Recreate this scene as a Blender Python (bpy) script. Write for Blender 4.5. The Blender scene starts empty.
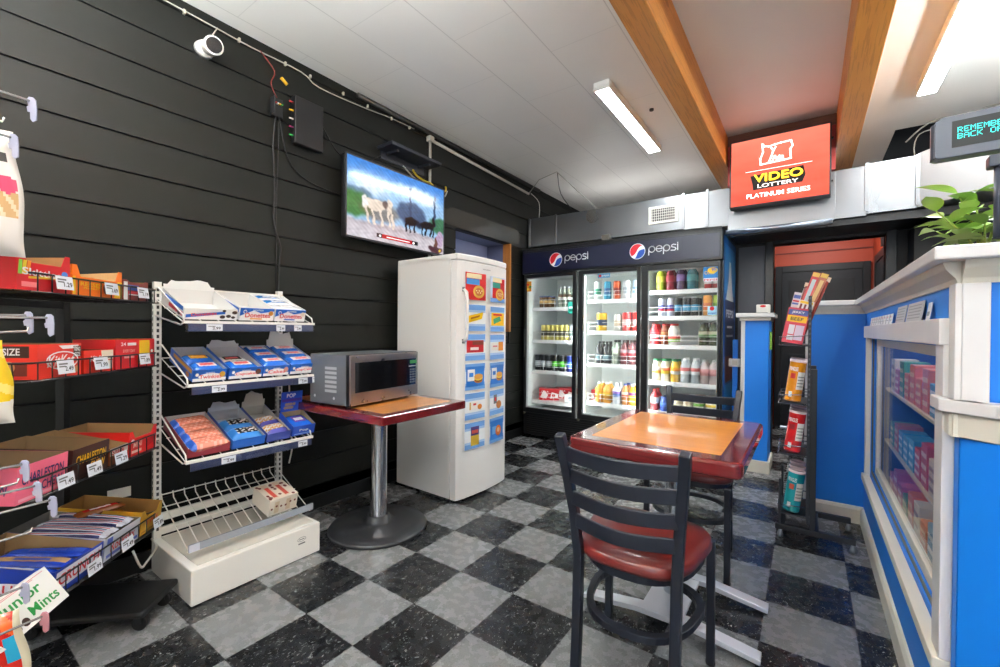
import bpy, bmesh, math, random
from mathutils import Vector, Matrix, Euler
R = math.radians
PI = math.pi
rnd = random.Random(7)
S = bpy.context.scene
COL = S.collection

# ------------------------------------------------------------------ camera, world, exposure
cam_d = bpy.data.cameras.new('camera'); cam = bpy.data.objects.new('camera', cam_d); COL.objects.link(cam)
CY, CP, CR = 0.616736232, -0.00825102696, 0.00790300555
_F = Vector((-math.sin(CY)*math.cos(CP), math.cos(CY)*math.cos(CP), math.sin(CP)))
_R = Vector((math.cos(CY), math.sin(CY), 0)); _U = _R.cross(_F)
_R2 = _R*math.cos(CR) + _U*math.sin(CR); _U2 = _R2.cross(_F)
cam.matrix_world = Matrix(((_R2.x, _U2.x, -_F.x, 1.35575948), (_R2.y, _U2.y, -_F.y, -0.988119452), (_R2.z, _U2.z, -_F.z, 1.16839088), (0, 0, 0, 1)))
cam_d.sensor_width = 36; cam_d.lens = 36*433.917522/1000; cam_d.clip_start = 0.02
S.camera = cam
S.view_settings.view_transform = 'Standard'
try: S.view_settings.look = 'None'
except Exception: pass
S.view_settings.gamma = 1.0
S.view_settings.use_curve_mapping = False
S.view_settings.exposure = 0.74
LAMP = 45.0          # strength of the ceiling light diffusers
PEND = 135.0          # strength of the added fill tubes hung out of view
w = bpy.data.worlds.new('sky'); S.world = w; w.use_nodes = True
w.node_tree.nodes['Background'].inputs[0].default_value = (0.80, 0.88, 1.0, 1)
w.node_tree.nodes['Background'].inputs[1].default_value = 2.5

# ------------------------------------------------------------------ materials
def lin(h):
    h = h.lstrip('#'); c = [int(h[i:i+2], 16)/255 for i in (0, 2, 4)]
    return tuple(x/12.92 if x <= 0.04045 else ((x+0.055)/1.055)**2.4 for x in c) + (1,)
_M = {}
def mat(hexc, rough=0.5, metal=0.0, coat=0.0, emit=0.0, spec=0.5):
    k = (hexc, rough, metal, coat, emit, spec)
    if k in _M: return _M[k]
    m = bpy.data.materials.new('paint_' + hexc.strip('#')); m.use_nodes = True
    b = m.node_tree.nodes['Principled BSDF']
    b.inputs['Base Color'].default_value = lin(hexc); b.inputs['Roughness'].default_value = rough
    b.inputs['Metallic'].default_value = metal; b.inputs['Coat Weight'].default_value = coat
    b.inputs['Specular IOR Level'].default_value = spec
    if emit:
        b.inputs['Emission Color'].default_value = lin(hexc); b.inputs['Emission Strength'].default_value = emit
    _M[k] = m; return m
def nodemat(name):
    m = bpy.data.materials.new(name); m.use_nodes = True
    nt = m.node_tree; return m, nt, nt.nodes['Principled BSDF']
def N(nt, t, **kw):
    n = nt.nodes.new(t)
    for k, v in kw.items():
        if k in ('operation', 'blend_type', 'data_type', 'feature', 'wave_type', 'bands_direction', 'noise_dimensions', 'voronoi_dimensions', 'layer_name', 'distance'): setattr(n, k, v)
        else: n.inputs[int(k[1:]) if k[0] == 'i' and k[1:].isdigit() else k].default_value = v
    return n
def mth(nt, op, a, b=None, c=None):
    n = nt.nodes.new('ShaderNodeMath'); n.operation = op
    for i, v in enumerate((a, b, c)):
        if v is None: continue
        if isinstance(v, (int, float)): n.inputs[i].default_value = v
        else: nt.links.new(v, n.inputs[i])
    return n.outputs[0]
def mixc(nt, f, a, b):
    n = nt.nodes.new('ShaderNodeMix'); n.data_type = 'RGBA'
    for s, v in ((0, f), (6, a), (7, b)):
        if isinstance(v, (int, float, tuple)): n.inputs[s].default_value = v
        else: nt.links.new(v, n.inputs[s])
    return n.outputs[2]
def noise(nt, vec, scale, detail=3.0, rough=0.55):
    n = nt.nodes.new('ShaderNodeTexNoise'); n.inputs['Scale'].default_value = scale
    n.inputs['Detail'].default_value = detail; n.inputs['Roughness'].default_value = rough
    nt.links.new(vec, n.inputs['Vector']); return n.outputs[0]
def mapping(nt, vec, scale, rot=(0, 0, 0)):
    n = nt.nodes.new('ShaderNodeMapping'); n.inputs['Scale'].default_value = scale; n.inputs['Rotation'].default_value = rot
    nt.links.new(vec, n.inputs['Vector']); return n.outputs[0]
def bump(nt, h, strength, dist, bsdf):
    n = nt.nodes.new('ShaderNodeBump'); n.inputs['Strength'].default_value = strength; n.inputs['Distance'].default_value = dist
    nt.links.new(h, n.inputs['Height']); nt.links.new(n.outputs[0], bsdf.inputs['Normal'])

TILE = 0.3048
def floor_mat():
    m, nt, b = nodemat('checker_vinyl'); g = nt.nodes.new('ShaderNodeNewGeometry')
    sp = nt.nodes.new('ShaderNodeSeparateXYZ'); nt.links.new(g.outputs['Position'], sp.inputs[0])
    u = mth(nt, 'DIVIDE', sp.outputs[0], TILE); v = mth(nt, 'DIVIDE', sp.outputs[1], TILE)
    s = mth(nt, 'ADD', mth(nt, 'FLOOR', u), mth(nt, 'FLOOR', v))
    par = mth(nt, 'FLOORED_MODULO', s, 2.0)
    fu = mth(nt, 'FRACT', u); fv = mth(nt, 'FRACT', v)
    e = mth(nt, 'MINIMUM', mth(nt, 'MINIMUM', fu, mth(nt, 'SUBTRACT', 1.0, fu)), mth(nt, 'MINIMUM', fv, mth(nt, 'SUBTRACT', 1.0, fv)))
    seam = mth(nt, 'LESS_THAN', e, 0.006)
    P = g.outputs['Position']
    # chips in the vinyl
    wv = nt.nodes.new('ShaderNodeTexVoronoi'); wv.feature = 'F1'; wv.inputs['Scale'].default_value = 165.0
    wn = nt.nodes.new('ShaderNodeTexNoise'); wn.inputs['Scale'].default_value = 30; nt.links.new(P, wn.inputs['Vector'])
    ad = nt.nodes.new('ShaderNodeVectorMath'); ad.operation = 'MULTIPLY_ADD'
    nt.links.new(wn.outputs['Color'], ad.inputs[0]); ad.inputs[1].default_value = (0.04, 0.04, 0); nt.links.new(P, ad.inputs[2])
    nt.links.new(mapping(nt, ad.outputs[0], (1.0, 0.42, 0), (0, 0, 0.6)), wv.inputs['Vector'])
    csep = nt.nodes.new('ShaderNodeSeparateXYZ'); nt.links.new(wv.outputs['Color'], csep.inputs[0])
    rad = mth(nt, 'MULTIPLY', csep.outputs[0], 0.36)
    chip = mth(nt, 'MULTIPLY', mth(nt, 'LESS_THAN', wv.outputs['Distance'], rad), mth(nt, 'GREATER_THAN', csep.outputs[1], 0.30))
    n1 = noise(nt, P, 22.0, 6); n2 = noise(nt, P, 160.0, 3)
    dark = mixc(nt, n1, lin('#16171a'), lin('#1c1d1f'))
    dark = mixc(nt, mth(nt, 'MULTIPLY', chip, 0.75), dark, lin('#a7a9a6'))
    light = mixc(nt, n1, lin('#707273'), lin('#767879'))
    light = mixc(nt, mth(nt, 'MULTIPLY', mth(nt, 'GREATER_THAN', n2, 0.56), 0.55), light, lin('#5c5e60'))
    light = mixc(nt, mth(nt, 'MULTIPLY', chip, 0.25), light, lin('#b9bab8'))
    c = mixc(nt, par, dark, light)
    c = mixc(nt, mth(nt, 'MULTIPLY', seam, 0.75), c, lin('#191a1b'))
    nt.links.new(c, b.inputs['Base Color'])
    r = mth(nt, 'MULTIPLY_ADD', n1, 0.22, 0.16); nt.links.new(r, b.inputs['Roughness'])
    b.inputs['Specular IOR Level'].default_value = 0.5
    bump(nt, mth(nt, 'SUBTRACT', n1, mth(nt, 'MULTIPLY', seam, 0.6)), 0.12, 0.004, b)
    return m
def ceiling_mat():
    m, nt, b = nodemat('ceiling_panels'); g = nt.nodes.new('ShaderNodeNewGeometry')
    sp = nt.nodes.new('ShaderNodeSeparateXYZ'); nt.links.new(g.outputs['Position'], sp.inputs[0])
    u = mth(nt, 'DIVIDE', mth(nt, 'ADD', sp.outputs[0], 0.725), 0.41)
    k = mth(nt, 'FLOORED_MODULO', mth(nt, 'FLOOR', u), 2.0)
    v = mth(nt, 'DIVIDE', mth(nt, 'ADD', sp.outputs[1], mth(nt, 'MULTIPLY_ADD', k, 0.4, -0.49)), 0.80)
    fu = mth(nt, 'FRACT', u); fv = mth(nt, 'FRACT', v)
    eu = mth(nt, 'MULTIPLY', mth(nt, 'MINIMUM', fu, mth(nt, 'SUBTRACT', 1.0, fu)), 0.41)
    ev = mth(nt, 'MULTIPLY', mth(nt, 'MINIMUM', fv, mth(nt, 'SUBTRACT', 1.0, fv)), 0.80)
    seam = mth(nt, 'MAXIMUM', mth(nt, 'LESS_THAN', eu, 0.003), mth(nt, 'MULTIPLY', mth(nt, 'LESS_THAN', ev, 0.0025), 0.5))
    inner = mth(nt, 'MULTIPLY', mth(nt, 'LESS_THAN', sp.outputs[0], 0.66), 1.0)
    seam = mth(nt, 'MULTIPLY', seam, inner)
    n1 = noise(nt, g.outputs['Position'], 2.5, 4)
    c = mixc(nt, n1, lin('#eceae5'), lin('#f3f1ec'))
    c = mixc(nt, mth(nt, 'MULTIPLY', seam, 0.32), c, lin('#8b8884'))
    nt.links.new(c, b.inputs['Base Color']); b.inputs['Roughness'].default_value = 0.42
    bump(nt, mth(nt, 'MULTIPLY', seam, -1.0), 0.4, 0.003, b)
    return m
def blackwall_mat(c0='#161715', c1='#1b1c19', rough=0.5):
    m, nt, b = nodemat('black_wall_paint'); g = nt.nodes.new('ShaderNodeNewGeometry')
    n1 = noise(nt, g.outputs['Position'], 3.0, 6); n2 = noise(nt, mapping(nt, g.outputs['Position'], (40, 6, 40)), 4.0, 3)
    nt.links.new(mixc(nt, n1, lin(c0), lin(c1)), b.inputs['Base Color'])
    nt.links.new(mth(nt, 'MULTIPLY_ADD', n1, 0.2, rough-0.1), b.inputs['Roughness'])
    bump(nt, n2, 0.06, 0.004, b); b.inputs['Specular IOR Level'].default_value = 0.22; return m
def plaster_mat(name, c0, c1, rough=0.4, sc=4.0, coat=0.0):
    m, nt, b = nodemat(name); g = nt.nodes.new('ShaderNodeNewGeometry')
    n1 = noise(nt, g.outputs['Position'], sc, 5); n2 = noise(nt, g.outputs['Position'], sc*18, 3)
    nt.links.new(mixc(nt, n1, lin(c0), lin(c1)), b.inputs['Base Color']); b.inputs['Roughness'].default_value = rough
    b.inputs['Coat Weight'].default_value = coat
    bump(nt, n2, 0.05, 0.003, b); return m
def wood_mat(name, c0, c1, c2, axis, rough=0.45, coat=0.0, sc=1.0, knots=True):
    m, nt, b = nodemat(name); tc = nt.nodes.new('ShaderNodeTexCoord')
    s = [9.0*sc, 9.0*sc, 9.0*sc]; s['xyz'.index(axis)] = 0.7*sc
    v = mapping(nt, tc.outputs['Object'], tuple(s)); n1 = noise(nt, v, 2.2, 6, 0.6)
    s2 = [60.0*sc]*3; s2['xyz'.index(axis)] = 2.0*sc
    n2 = noise(nt, mapping(nt, tc.outputs['Object'], tuple(s2)), 2.0, 4)
    c = mixc(nt, n1, lin(c0), lin(c1)); f = mth(nt, 'MULTIPLY', mth(nt, 'GREATER_THAN', n2, 0.56), 0.35)
    c = mixc(nt, f, c, lin(c2))
    if knots:
        k = nt.nodes.new('ShaderNodeTexVoronoi'); k.inputs['Scale'].default_value = 1.0
        s3 = [5.0]*3; s3['xyz'.index(axis)] = 2.2; nt.links.new(mapping(nt, tc.outputs['Object'], tuple(s3)), k.inputs['Vector'])
        kk = mth(nt, 'LESS_THAN', k.outputs['Distance'], 0.09); c = mixc(nt, mth(nt, 'MULTIPLY', kk, 0.6), c, lin(c2))
    nt.links.new(c, b.inputs['Base Color']); b.inputs['Roughness'].default_value = rough; b.inputs['Coat Weight'].default_value = coat
    b.inputs['Coat Roughness'].default_value = 0.05
    return m
def metal_mat(name, c0, c1, rough=0.3, sc=2.0, metal=1.0):
    m, nt, b = nodemat(name); g = nt.nodes.new('ShaderNodeNewGeometry')
    n1 = noise(nt, g.outputs['Position'], sc, 3)
    nt.links.new(mixc(nt, n1, lin(c0), lin(c1)), b.inputs['Base Color']); b.inputs['Metallic'].default_value = metal
    nt.links.new(mth(nt, 'MULTIPLY_ADD', n1, 0.2, rough-0.1), b.inputs['Roughness']); return m
def glass_mat(name='clear_pane', tint=(1, 1, 1, 1), refl=0.045, rough=0.0, ior=0.9):
    m = bpy.data.materials.new(name); m.use_nodes = True; nt = m.node_tree; nt.nodes.clear()
    o = nt.nodes.new('ShaderNodeOutputMaterial'); t = nt.nodes.new('ShaderNodeBsdfTransparent'); t.inputs[0].default_value = tint
    g = nt.nodes.new('ShaderNodeBsdfGlossy'); g.inputs['Roughness'].default_value = rough
    ge = nt.nodes.new('ShaderNodeNewGeometry'); dp = nt.nodes.new('ShaderNodeVectorMath'); dp.operation = 'DOT_PRODUCT'
    nt.links.new(ge.outputs['Incoming'], dp.inputs[0]); nt.links.new(ge.outputs['Normal'], dp.inputs[1])
    c1 = mth(nt, 'SUBTRACT', 1.0, mth(nt, 'ABSOLUTE', dp.outputs['Value'])); a = mth(nt, 'MULTIPLY_ADD', mth(nt, 'POWER', c1, 5.0), ior-refl, refl)
    mx = nt.nodes.new('ShaderNodeMixShader')
    nt.links.new(a, mx.inputs[0]); nt.links.new(t.outputs[0], mx.inputs[1]); nt.links.new(g.outputs[0], mx.inputs[2]); nt.links.new(mx.outputs[0], o.inputs[0])
    return m

# ------------------------------------------------------------------ mesh builder
_TXT = {}
def text_geo(s):
    if s in _TXT: return _TXT[s]
    c = bpy.data.curves.new('t', 'FONT'); c.body = s; c.size = 1; c.offset = 0.018; c.resolution_u = 3
    o = bpy.data.objects.new('t', c); COL.objects.link(o); dg = bpy.context.evaluated_depsgraph_get(); dg.update()
    me = bpy.data.meshes.new_from_object(o.evaluated_get(dg))
    vs = [v.co.copy() for v in me.vertices]; fs = [tuple(p.vertices) for p in me.polygons]
    bpy.data.objects.remove(o); bpy.data.curves.remove(c); bpy.data.meshes.remove(me)
    x0 = min(v.x for v in vs); x1 = max(v.x for v in vs); y0 = min(v.y for v in vs); y1 = max(v.y for v in vs)
    vs = [((v.x-x0)/(x1-x0)-0.5, (v.y-y0)/(y1-y0)-0.5) for v in vs]
    _TXT[s] = (vs, fs); return _TXT[s]

class Fr:   # a 2-D frame lying on a surface, normal = ux x uy
    def __init__(s, o, ux, uy):
        s.o = Vector(o); s.x = Vector(ux).normalized(); s.y = Vector(uy).normalized(); s.n = s.x.cross(s.y)
    def p(s, u, v, l=0.0): return s.o + s.x*u + s.y*v + s.n*l

class MB:
    def __init__(s): s.v = []; s.f = []; s.fm = []; s.ms = []; s.sm = []
    def mi(s, m):
        if m not in s.ms: s.ms.append(m)
        return s.ms.index(m)
    def add(s, vs, fs, m, M=None, smooth=False):
        b = len(s.v); k = s.mi(m)
        for v in vs:
            v = Vector(v); s.v.append(M @ v if M is not None else v)
        for f in fs: s.f.append(tuple(b+i for i in f)); s.fm.append(k); s.sm.append(smooth)
        return s
    def box(s, x0, x1, y0, y1, z0, z1, m, M=None):
        vs = [(x, y, z) for x in (x0, x1) for y in (y0, y1) for z in (z0, z1)]
        fs = [(0, 1, 3, 2), (4, 6, 7, 5), (0, 4, 5, 1), (2, 3, 7, 6), (0, 2, 6, 4), (1, 5, 7, 3)]
        return s.add(vs, fs, m, M)
    def prism(s, pts, ax, a, b, m, M=None, smooth=False):
        # pts 2-D in the plane normal to axis ax (x: (y,z); y: (x,z); z: (x,y))
        def P(p, t): return {'x': (t, p[0], p[1]), 'y': (p[0], t, p[1]), 'z': (p[0], p[1], t)}[ax]
        n = len(pts); vs = [P(p, a) for p in pts] + [P(p, b) for p in pts]
        ar = sum(pts[i][0]*pts[(i+1) % n][1]-pts[(i+1) % n][0]*pts[i][1] for i in range(n))
        if ax == 'y': ar = -ar
        if (b - a) < 0: ar = -ar
        q = [(i, (i+1) % n, n+(i+1) % n, n+i) for i in range(n)]; c = [tuple(range(n-1, -1, -1)), tuple(range(n, 2*n))]
        if ar < 0: q = [t[::-1] for t in q]; c = [t[::-1] for t in c]
        s.add(vs, q, m, M, smooth); b0 = len(s.v)-2*n
        for t in c: s.f.append(tuple(b0+i for i in t)); s.fm.append(s.mi(m)); s.sm.append(False)
        return s
    def tube(s, pts, r, m, n=8, M=None, closed=False, cap=True, smooth=True):
        pts = [Vector(p) for p in pts]; K = len(pts); rs = r if isinstance(r, (list, tuple)) else [r]*K
        T = []
        for i in range(K):
            a = pts[i-1] if (i > 0 or closed) else pts[i]; b = pts[(i+1) % K] if (i < K-1 or closed) else pts[i]
            t = (b-a); T.append(t.normalized() if t.length > 1e-9 else Vector((0, 0, 1)))
        up = Vector((0, 0, 1)) if abs(T[0].z) < 0.9 else Vector((1, 0, 0))
        vs = []
        x = T[0].cross(up).normalized()
        for i in range(K):
            x = (x - T[i]*x.dot(T[i])).normalized(); y = T[i].cross(x)
            for k in range(n):
                a = 2*PI*k/n + (PI/4 if n == 4 else 0); vs.append(pts[i] + (x*math.cos(a)+y*math.sin(a))*rs[i])
        fs = []
        for i in range(K if closed else K-1):
            j = (i+1) % K
            for k in range(n): fs.append((i*n+k, i*n+(k+1) % n, j*n+(k+1) % n, j*n+k))
        s.add(vs, fs, m, M, smooth and n > 4)
        if cap and not closed:
            b0 = len(s.v)-K*n
            s.f.append(tuple(b0+k for k in range(n-1, -1, -1))); s.fm.append(s.mi(m)); s.sm.append(False)
            s.f.append(tuple(b0+(K-1)*n+k for k in range(n))); s.fm.append(s.mi(m)); s.sm.append(False)
        return s
    def lathe(s, prof, m, n=20, M=None, smooth=True, bands=None):
        # prof [(r, z)]; bands {segment index: material}
        vs = []; 
        for (r, z) in prof:
            for k in range(n): a = 2*PI*k/n; vs.append((max(r, 1e-5)*math.cos(a), max(r, 1e-5)*math.sin(a), z))
        b = len(s.v)
        for v in vs:
            v = Vector(v); s.v.append(M @ v if M is not None else v)
        for i in range(len(prof)-1):
            k0 = s.mi(bands[i] if bands and i in bands else m)
            for k in range(n):
                s.f.append((b+i*n+k, b+i*n+(k+1) % n, b+(i+1)*n+(k+1) % n, b+(i+1)*n+k)); s.fm.append(k0); s.sm.append(smooth)
        return s
    def grid(s, nu, nv, fn, matfn, smooth=True, M=None):
        vs = [fn(i/nu, j/nv) for j in range(nv+1) for i in range(nu+1)]
        b = len(s.v)
        for v in vs:
            v = Vector(v); s.v.append(M @ v if M is not None else v)
        for j in range(nv):
            for i in range(nu):
                a = b+j*(nu+1)+i; s.f.append((a, a+1, a+nu+2, a+nu+1))
                s.fm.append(s.mi(matfn((i+.5)/nu, (j+.5)/nv) if callable(matfn) else matfn)); s.sm.append(smooth)
        return s
    # decals on a frame
    def rect2(s, F, u0, u1, v0, v1, m, l=0.0004): return s.add([F.p(u0, v0, l), F.p(u1, v0, l), F.p(u1, v1, l), F.p(u0, v1, l)], [(0, 1, 2, 3)], m)
    def poly2(s, F, pts, m, l=0.0004): return s.add([F.p(u, v, l) for u, v in pts], [tuple(range(len(pts)))], m)
    def disc2(s, F, cu, cv, ru, rv, m, l=0.0004, n=20, a0=0, a1=2*PI):
        full = abs(a1-a0-2*PI) < 1e-6; k = n if full else n+1
        return s.poly2(F, [(cu+ru*math.cos(a0+(a1-a0)*i/n), cv+rv*math.sin(a0+(a1-a0)*i/n)) for i in range(k)], m, l)
    def text2(s, F, t, cu, cv, w_, h_, m, l=0.0008, slope=0.0, shear=0.0):
        vs, fs = text_geo(t)
        return s.add([F.p(cu+x*w_+y*h_*shear, cv+y*h_+x*w_*slope, l) for x, y in vs], fs, m)
    def build(s, name, parent=None, loc=None, rot=None, bevel=0, segs=2, subsurf=0, autosmooth=False):
        me = bpy.data.meshes.new(name); me.from_pydata([tuple(v) for v in s.v], [], s.f)
        for m in s.ms: me.materials.append(m)
        me.polygons.foreach_set('material_index', s.fm); me.polygons.foreach_set('use_smooth', s.sm); me.update()
        o = bpy.data.objects.new(name, me); COL.objects.link(o)
        if parent is not None: o.parent = parent
        if loc is not None: o.location = loc
        if rot is not None: o.rotation_euler = rot
        if bevel:
            b = o.modifiers.new('bevel', 'BEVEL'); b.width = bevel; b.segments = segs; b.limit_method = 'ANGLE'; b.angle_limit = R(35)
        if subsurf:
            q = o.modifiers.new('sub', 'SUBSURF'); q.levels = subsurf; q.render_levels = subsurf
        return o
def thing(name, label, cat, loc=(0, 0, 0), rot=0.0, group=None):
    o = bpy.data.objects.new(name, None); COL.objects.link(o); o.location = loc
    o.rotation_euler = rot if isinstance(rot, (tuple, list, Euler)) else (0, 0, rot)
    o.empty_display_size = 0.05; return tag(o, label, cat, group)
def tag(o, label, cat, group=None):
    o['label'] = label; o['category'] = cat
    if group: o['group'] = group
    return o
def struct(o): o['kind'] = 'structure'; return o
def copy_tree(o, parent=None):
    c = o.copy(); COL.objects.link(c)
    if parent is not None: c.parent = parent
    for ch in list(o.children): copy_tree(ch, c)
    return c
def TM(loc=(0, 0, 0), rot=(0, 0, 0), sc=(1, 1, 1)): return Matrix.Translation(loc) @ Euler(rot).to_matrix().to_4x4() @ Matrix.Diagonal((*sc, 1))

WHITE = mat('#e9e8e4', 0.4); OFFW = mat('#dcd9d2', 0.45); BLACK = mat('#101113', 0.4); DBLACK = mat('#0a0a0b', 0.6)
INKW = mat('#f4f4f2', 0.5); RED = mat('#c8171d', 0.4); BLUE = mat('#1450b4', 0.35); YEL = mat('#f2c414', 0.4)
CHROME = mat('#d8dade', 0.12, 1.0); CARD = mat('#a98a62', 0.8); CARDIN = mat('#8d7250', 0.85); TAGM = mat('#dfe3ea', 0.35)
PANE = glass_mat(); INK = mat('#222226', 0.6)
# ------------------------------------------------------------------ the room
WX, CZ, BY = -1.24, 2.82, 3.9      # left wall face, ceiling height, back wall face
XR, YF = 3.3, -3.6                 # right and front walls, out of the picture
FLOOR = floor_mat(); CEIL = ceiling_mat(); BW = blackwall_mat(); DW = blackwall_mat('#2b2c2d', '#343537', 0.5)
m = MB().box(WX-0.2, XR+0.1, YF-0.1, 6.2, -0.05, 0, FLOOR); struct(m.build('floor'))
m = MB().box(WX-0.2, 1.92, YF-0.1, 4.7, CZ, CZ+0.08, CEIL).box(1.92, XR+0.1, YF-0.1, 3.76, CZ, CZ+0.08, CEIL)
struct(m.build('ceiling'))
m = MB()   # dark void above the ceiling's broken edge
m.box(1.9, XR, 3.70, 3.76, CZ+0.08, 3.3, DW).box(1.92, XR, 4.5, 4.56, 2.0, 3.3, DW).box(1.9, XR, 3.7, 4.56, 3.3, 3.36, DW).box(1.86, 1.92, 3.76, 4.56, CZ+0.08, 3.3, DW).box(2.05, XR, BY+0.1, 4.5, 2.2, 2.25, DW)
struct(m.build('trim_7'))
# left wall: wide boards with open grooves
OPY0, OPY1, OPZ0, OPZ1 = 1.97, 2.84, 1.15, 2.085
m = MB(); G = mat('#040404', 0.9)
m.box(WX-0.08, WX-0.012, YF, OPY0, 0, CZ, G).box(WX-0.08, WX-0.012, OPY1, 4.6, 0, CZ, G).box(WX-0.08, WX-0.012, OPY0, OPY1, 0, OPZ0, G).box(WX-0.08, WX-0.012, OPY0, OPY1, OPZ1, CZ, G)
z = 2.063 - 0.1735*12; k = 0
zs = [2.063 + 0.1735*i for i in range(-12, 6)]
for i in range(len(zs)-1):
    a, b = max(zs[i]+0.005, 0), min(zs[i+1]-0.005, CZ)
    if b <= a: continue
    segs = [(YF, 4.6)]
    if a < OPZ1 and b > OPZ0: segs = [(YF, OPY0), (OPY1, 4.6)]
    for (y0, y1) in segs: m.box(WX-0.012, WX, y0, y1, a, b, BW)
m.box(WX-0.012, WX, YF, 4.6, 0, zs[0]+0.17, BW)
struct(m.build('wall_left'))
# opening high in the left wall, behind the freezer
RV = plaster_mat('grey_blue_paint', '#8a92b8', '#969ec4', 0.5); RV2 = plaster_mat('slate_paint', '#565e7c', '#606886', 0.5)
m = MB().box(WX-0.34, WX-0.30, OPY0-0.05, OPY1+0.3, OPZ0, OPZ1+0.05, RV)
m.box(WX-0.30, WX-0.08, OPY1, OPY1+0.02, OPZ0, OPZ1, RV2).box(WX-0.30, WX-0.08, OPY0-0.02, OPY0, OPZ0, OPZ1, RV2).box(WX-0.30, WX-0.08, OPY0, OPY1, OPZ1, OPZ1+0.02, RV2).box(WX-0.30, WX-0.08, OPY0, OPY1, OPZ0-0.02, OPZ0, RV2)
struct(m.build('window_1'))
WOODO = wood_mat('orange_jamb_wood', '#a86a2c', '#b87a38', '#7a4a1c', 'z')
struct(MB().box(WX-0.085, WX+0.006, OPY1-0.004, OPY1+0.022, OPZ0, OPZ1, WOODO).build('trim_1'))
GLB = mat('#34332f', 0.22)
struct(MB().prism([(1.80, 2.115), (1.84, 2.09), (2.98, 2.09), (3.02, 2.115), (3.02, 2.235), (2.94, 2.26), (1.92, 2.26), (1.80, 2.20)], 'x', WX, WX+0.006, GLB).build('trim_2', bevel=0.002))
struct(MB().box(WX, WX+0.012, YF, BY, 0, 0.09, mat('#0f0f10', 0.4)).build('baseboard_left'))
# back wall with the doorway
DX0, DX1, DZ = 1.085, 1.885, 2.00
GP = plaster_mat('grey_panel_paint', '#4b4e56', '#585b63', 0.45)
m = MB().box(0.60, DX0, BY, BY+0.1, 0, 2.40, DW).box(0.56, 0.60, BY, 4.6, 0, 2.40, DW).box(WX-0.1, 0.60, 4.6, 4.7, 2.2, CZ, DW).box(0.60, 1.92, 4.6, 4.7, 2.51, CZ, DW).box(WX-0.1, 0.60, 4.6, 4.7, 0, 2.2, DW).box(DX1, XR, BY, BY+0.1, 0, 2.40, DW).box(DX0, DX1, BY, BY+0.1, DZ, 2.40, DW)
struct(m.build('wall_back'))
struct(MB().box(0.79, 1.012, BY-0.012, BY, 0, 2.0, GP).build('trim_3'))
FRM = mat('#191a1c', 0.35)
m = MB().box(DX0-0.07, DX0, BY-0.03, BY+0.12, 0, DZ+0.07, FRM).box(DX1, DX1+0.07, BY-0.03, BY+0.12, 0, DZ+0.07, FRM).box(DX0, DX1, BY-0.03, BY+0.12, DZ, DZ+0.07, FRM)
struct(m.build('door_1', bevel=0.004))
# little room beyond the doorway
ORG = plaster_mat('orange_red_paint', '#b8401f', '#c24a26', 0.5)
m = MB().box(0.85, 2.05, 5.45, 5.5, 1.98, 2.50, ORG).box(0.85, 1.02, 5.45, 5.5, 0, 1.98, ORG).box(1.93, 2.05, 5.45, 5.5, 0, 1.98, ORG); struct(m.build('wall_far'))
struct(MB().box(1.95, 2.0, BY+0.1, 5.45, 0, 2.50, ORG).build('wall_side'))
struct(MB().box(0.80, 0.85, BY+0.101, 5.45, 0, 2.50, DW).build('wall_inner'))
struct(MB().box(0.8, 2.05, BY+0.1, 5.5, 2.46, 2.50, CEIL).build('ceiling'))
struct(MB().box(0.9, 1.95, 5.44, 5.449, 2.13, 2.145, mat('#7c2a16', 0.6)).build('trim_4'))
dk = mat('#151618', 0.4); dk2 = mat('#1d1f22', 0.35)
m = MB().box(1.02, 1.09, 5.40, 5.449, 0, 1.98, dk).box(1.86, 1.93, 5.40, 5.449, 0, 1.98, dk).box(1.09, 1.86, 5.40, 5.449, 1.90, 1.98, dk)
dd = m.build('door_2', bevel=0.004); struct(dd)
m = MB().box(1.09, 1.86, 5.41, 5.445, 0.01, 1.90, dk2)
for (a, b, c, d) in ((1.16, 1.44, 1.0, 1.8), (1.51, 1.79, 1.0, 1.8), (1.16, 1.44, 0.15, 0.9), (1.51, 1.79, 0.15, 0.9)): m.box(a, b, 5.402, 5.411, c, d, dk)
m.build('door_leaf', parent=dd, bevel=0.003)
m = MB().box(1.925, 1.95, 4.35, 4.42, 0, 1.98, dk).box(1.925, 1.95, 5.0, 5.07, 0, 1.98, dk).box(1.925, 1.95, 4.42, 5.0, 1.9, 1.98, dk).box(1.935, 1.95, 4.42, 5.0, 0, 1.9, dk2); struct(m.build('door_3'))
pn = tag(MB().box(1.942, 1.946, 4.12, 4.30, 1.30, 1.80, mat('#e8e8ea', 0.5)).box(1.940, 1.942, 4.14, 4.28, 1.68, 1.77, mat('#3d5fae', 0.5)).box(1.940, 1.942, 4.15, 4.27, 1.35, 1.62, mat('#c9cdd3', 0.5)).build('wall_notice'), 'white paper notice with blue heading on the orange wall inside the doorway', 'notice')
pn.location.x = 0.0035
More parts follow.
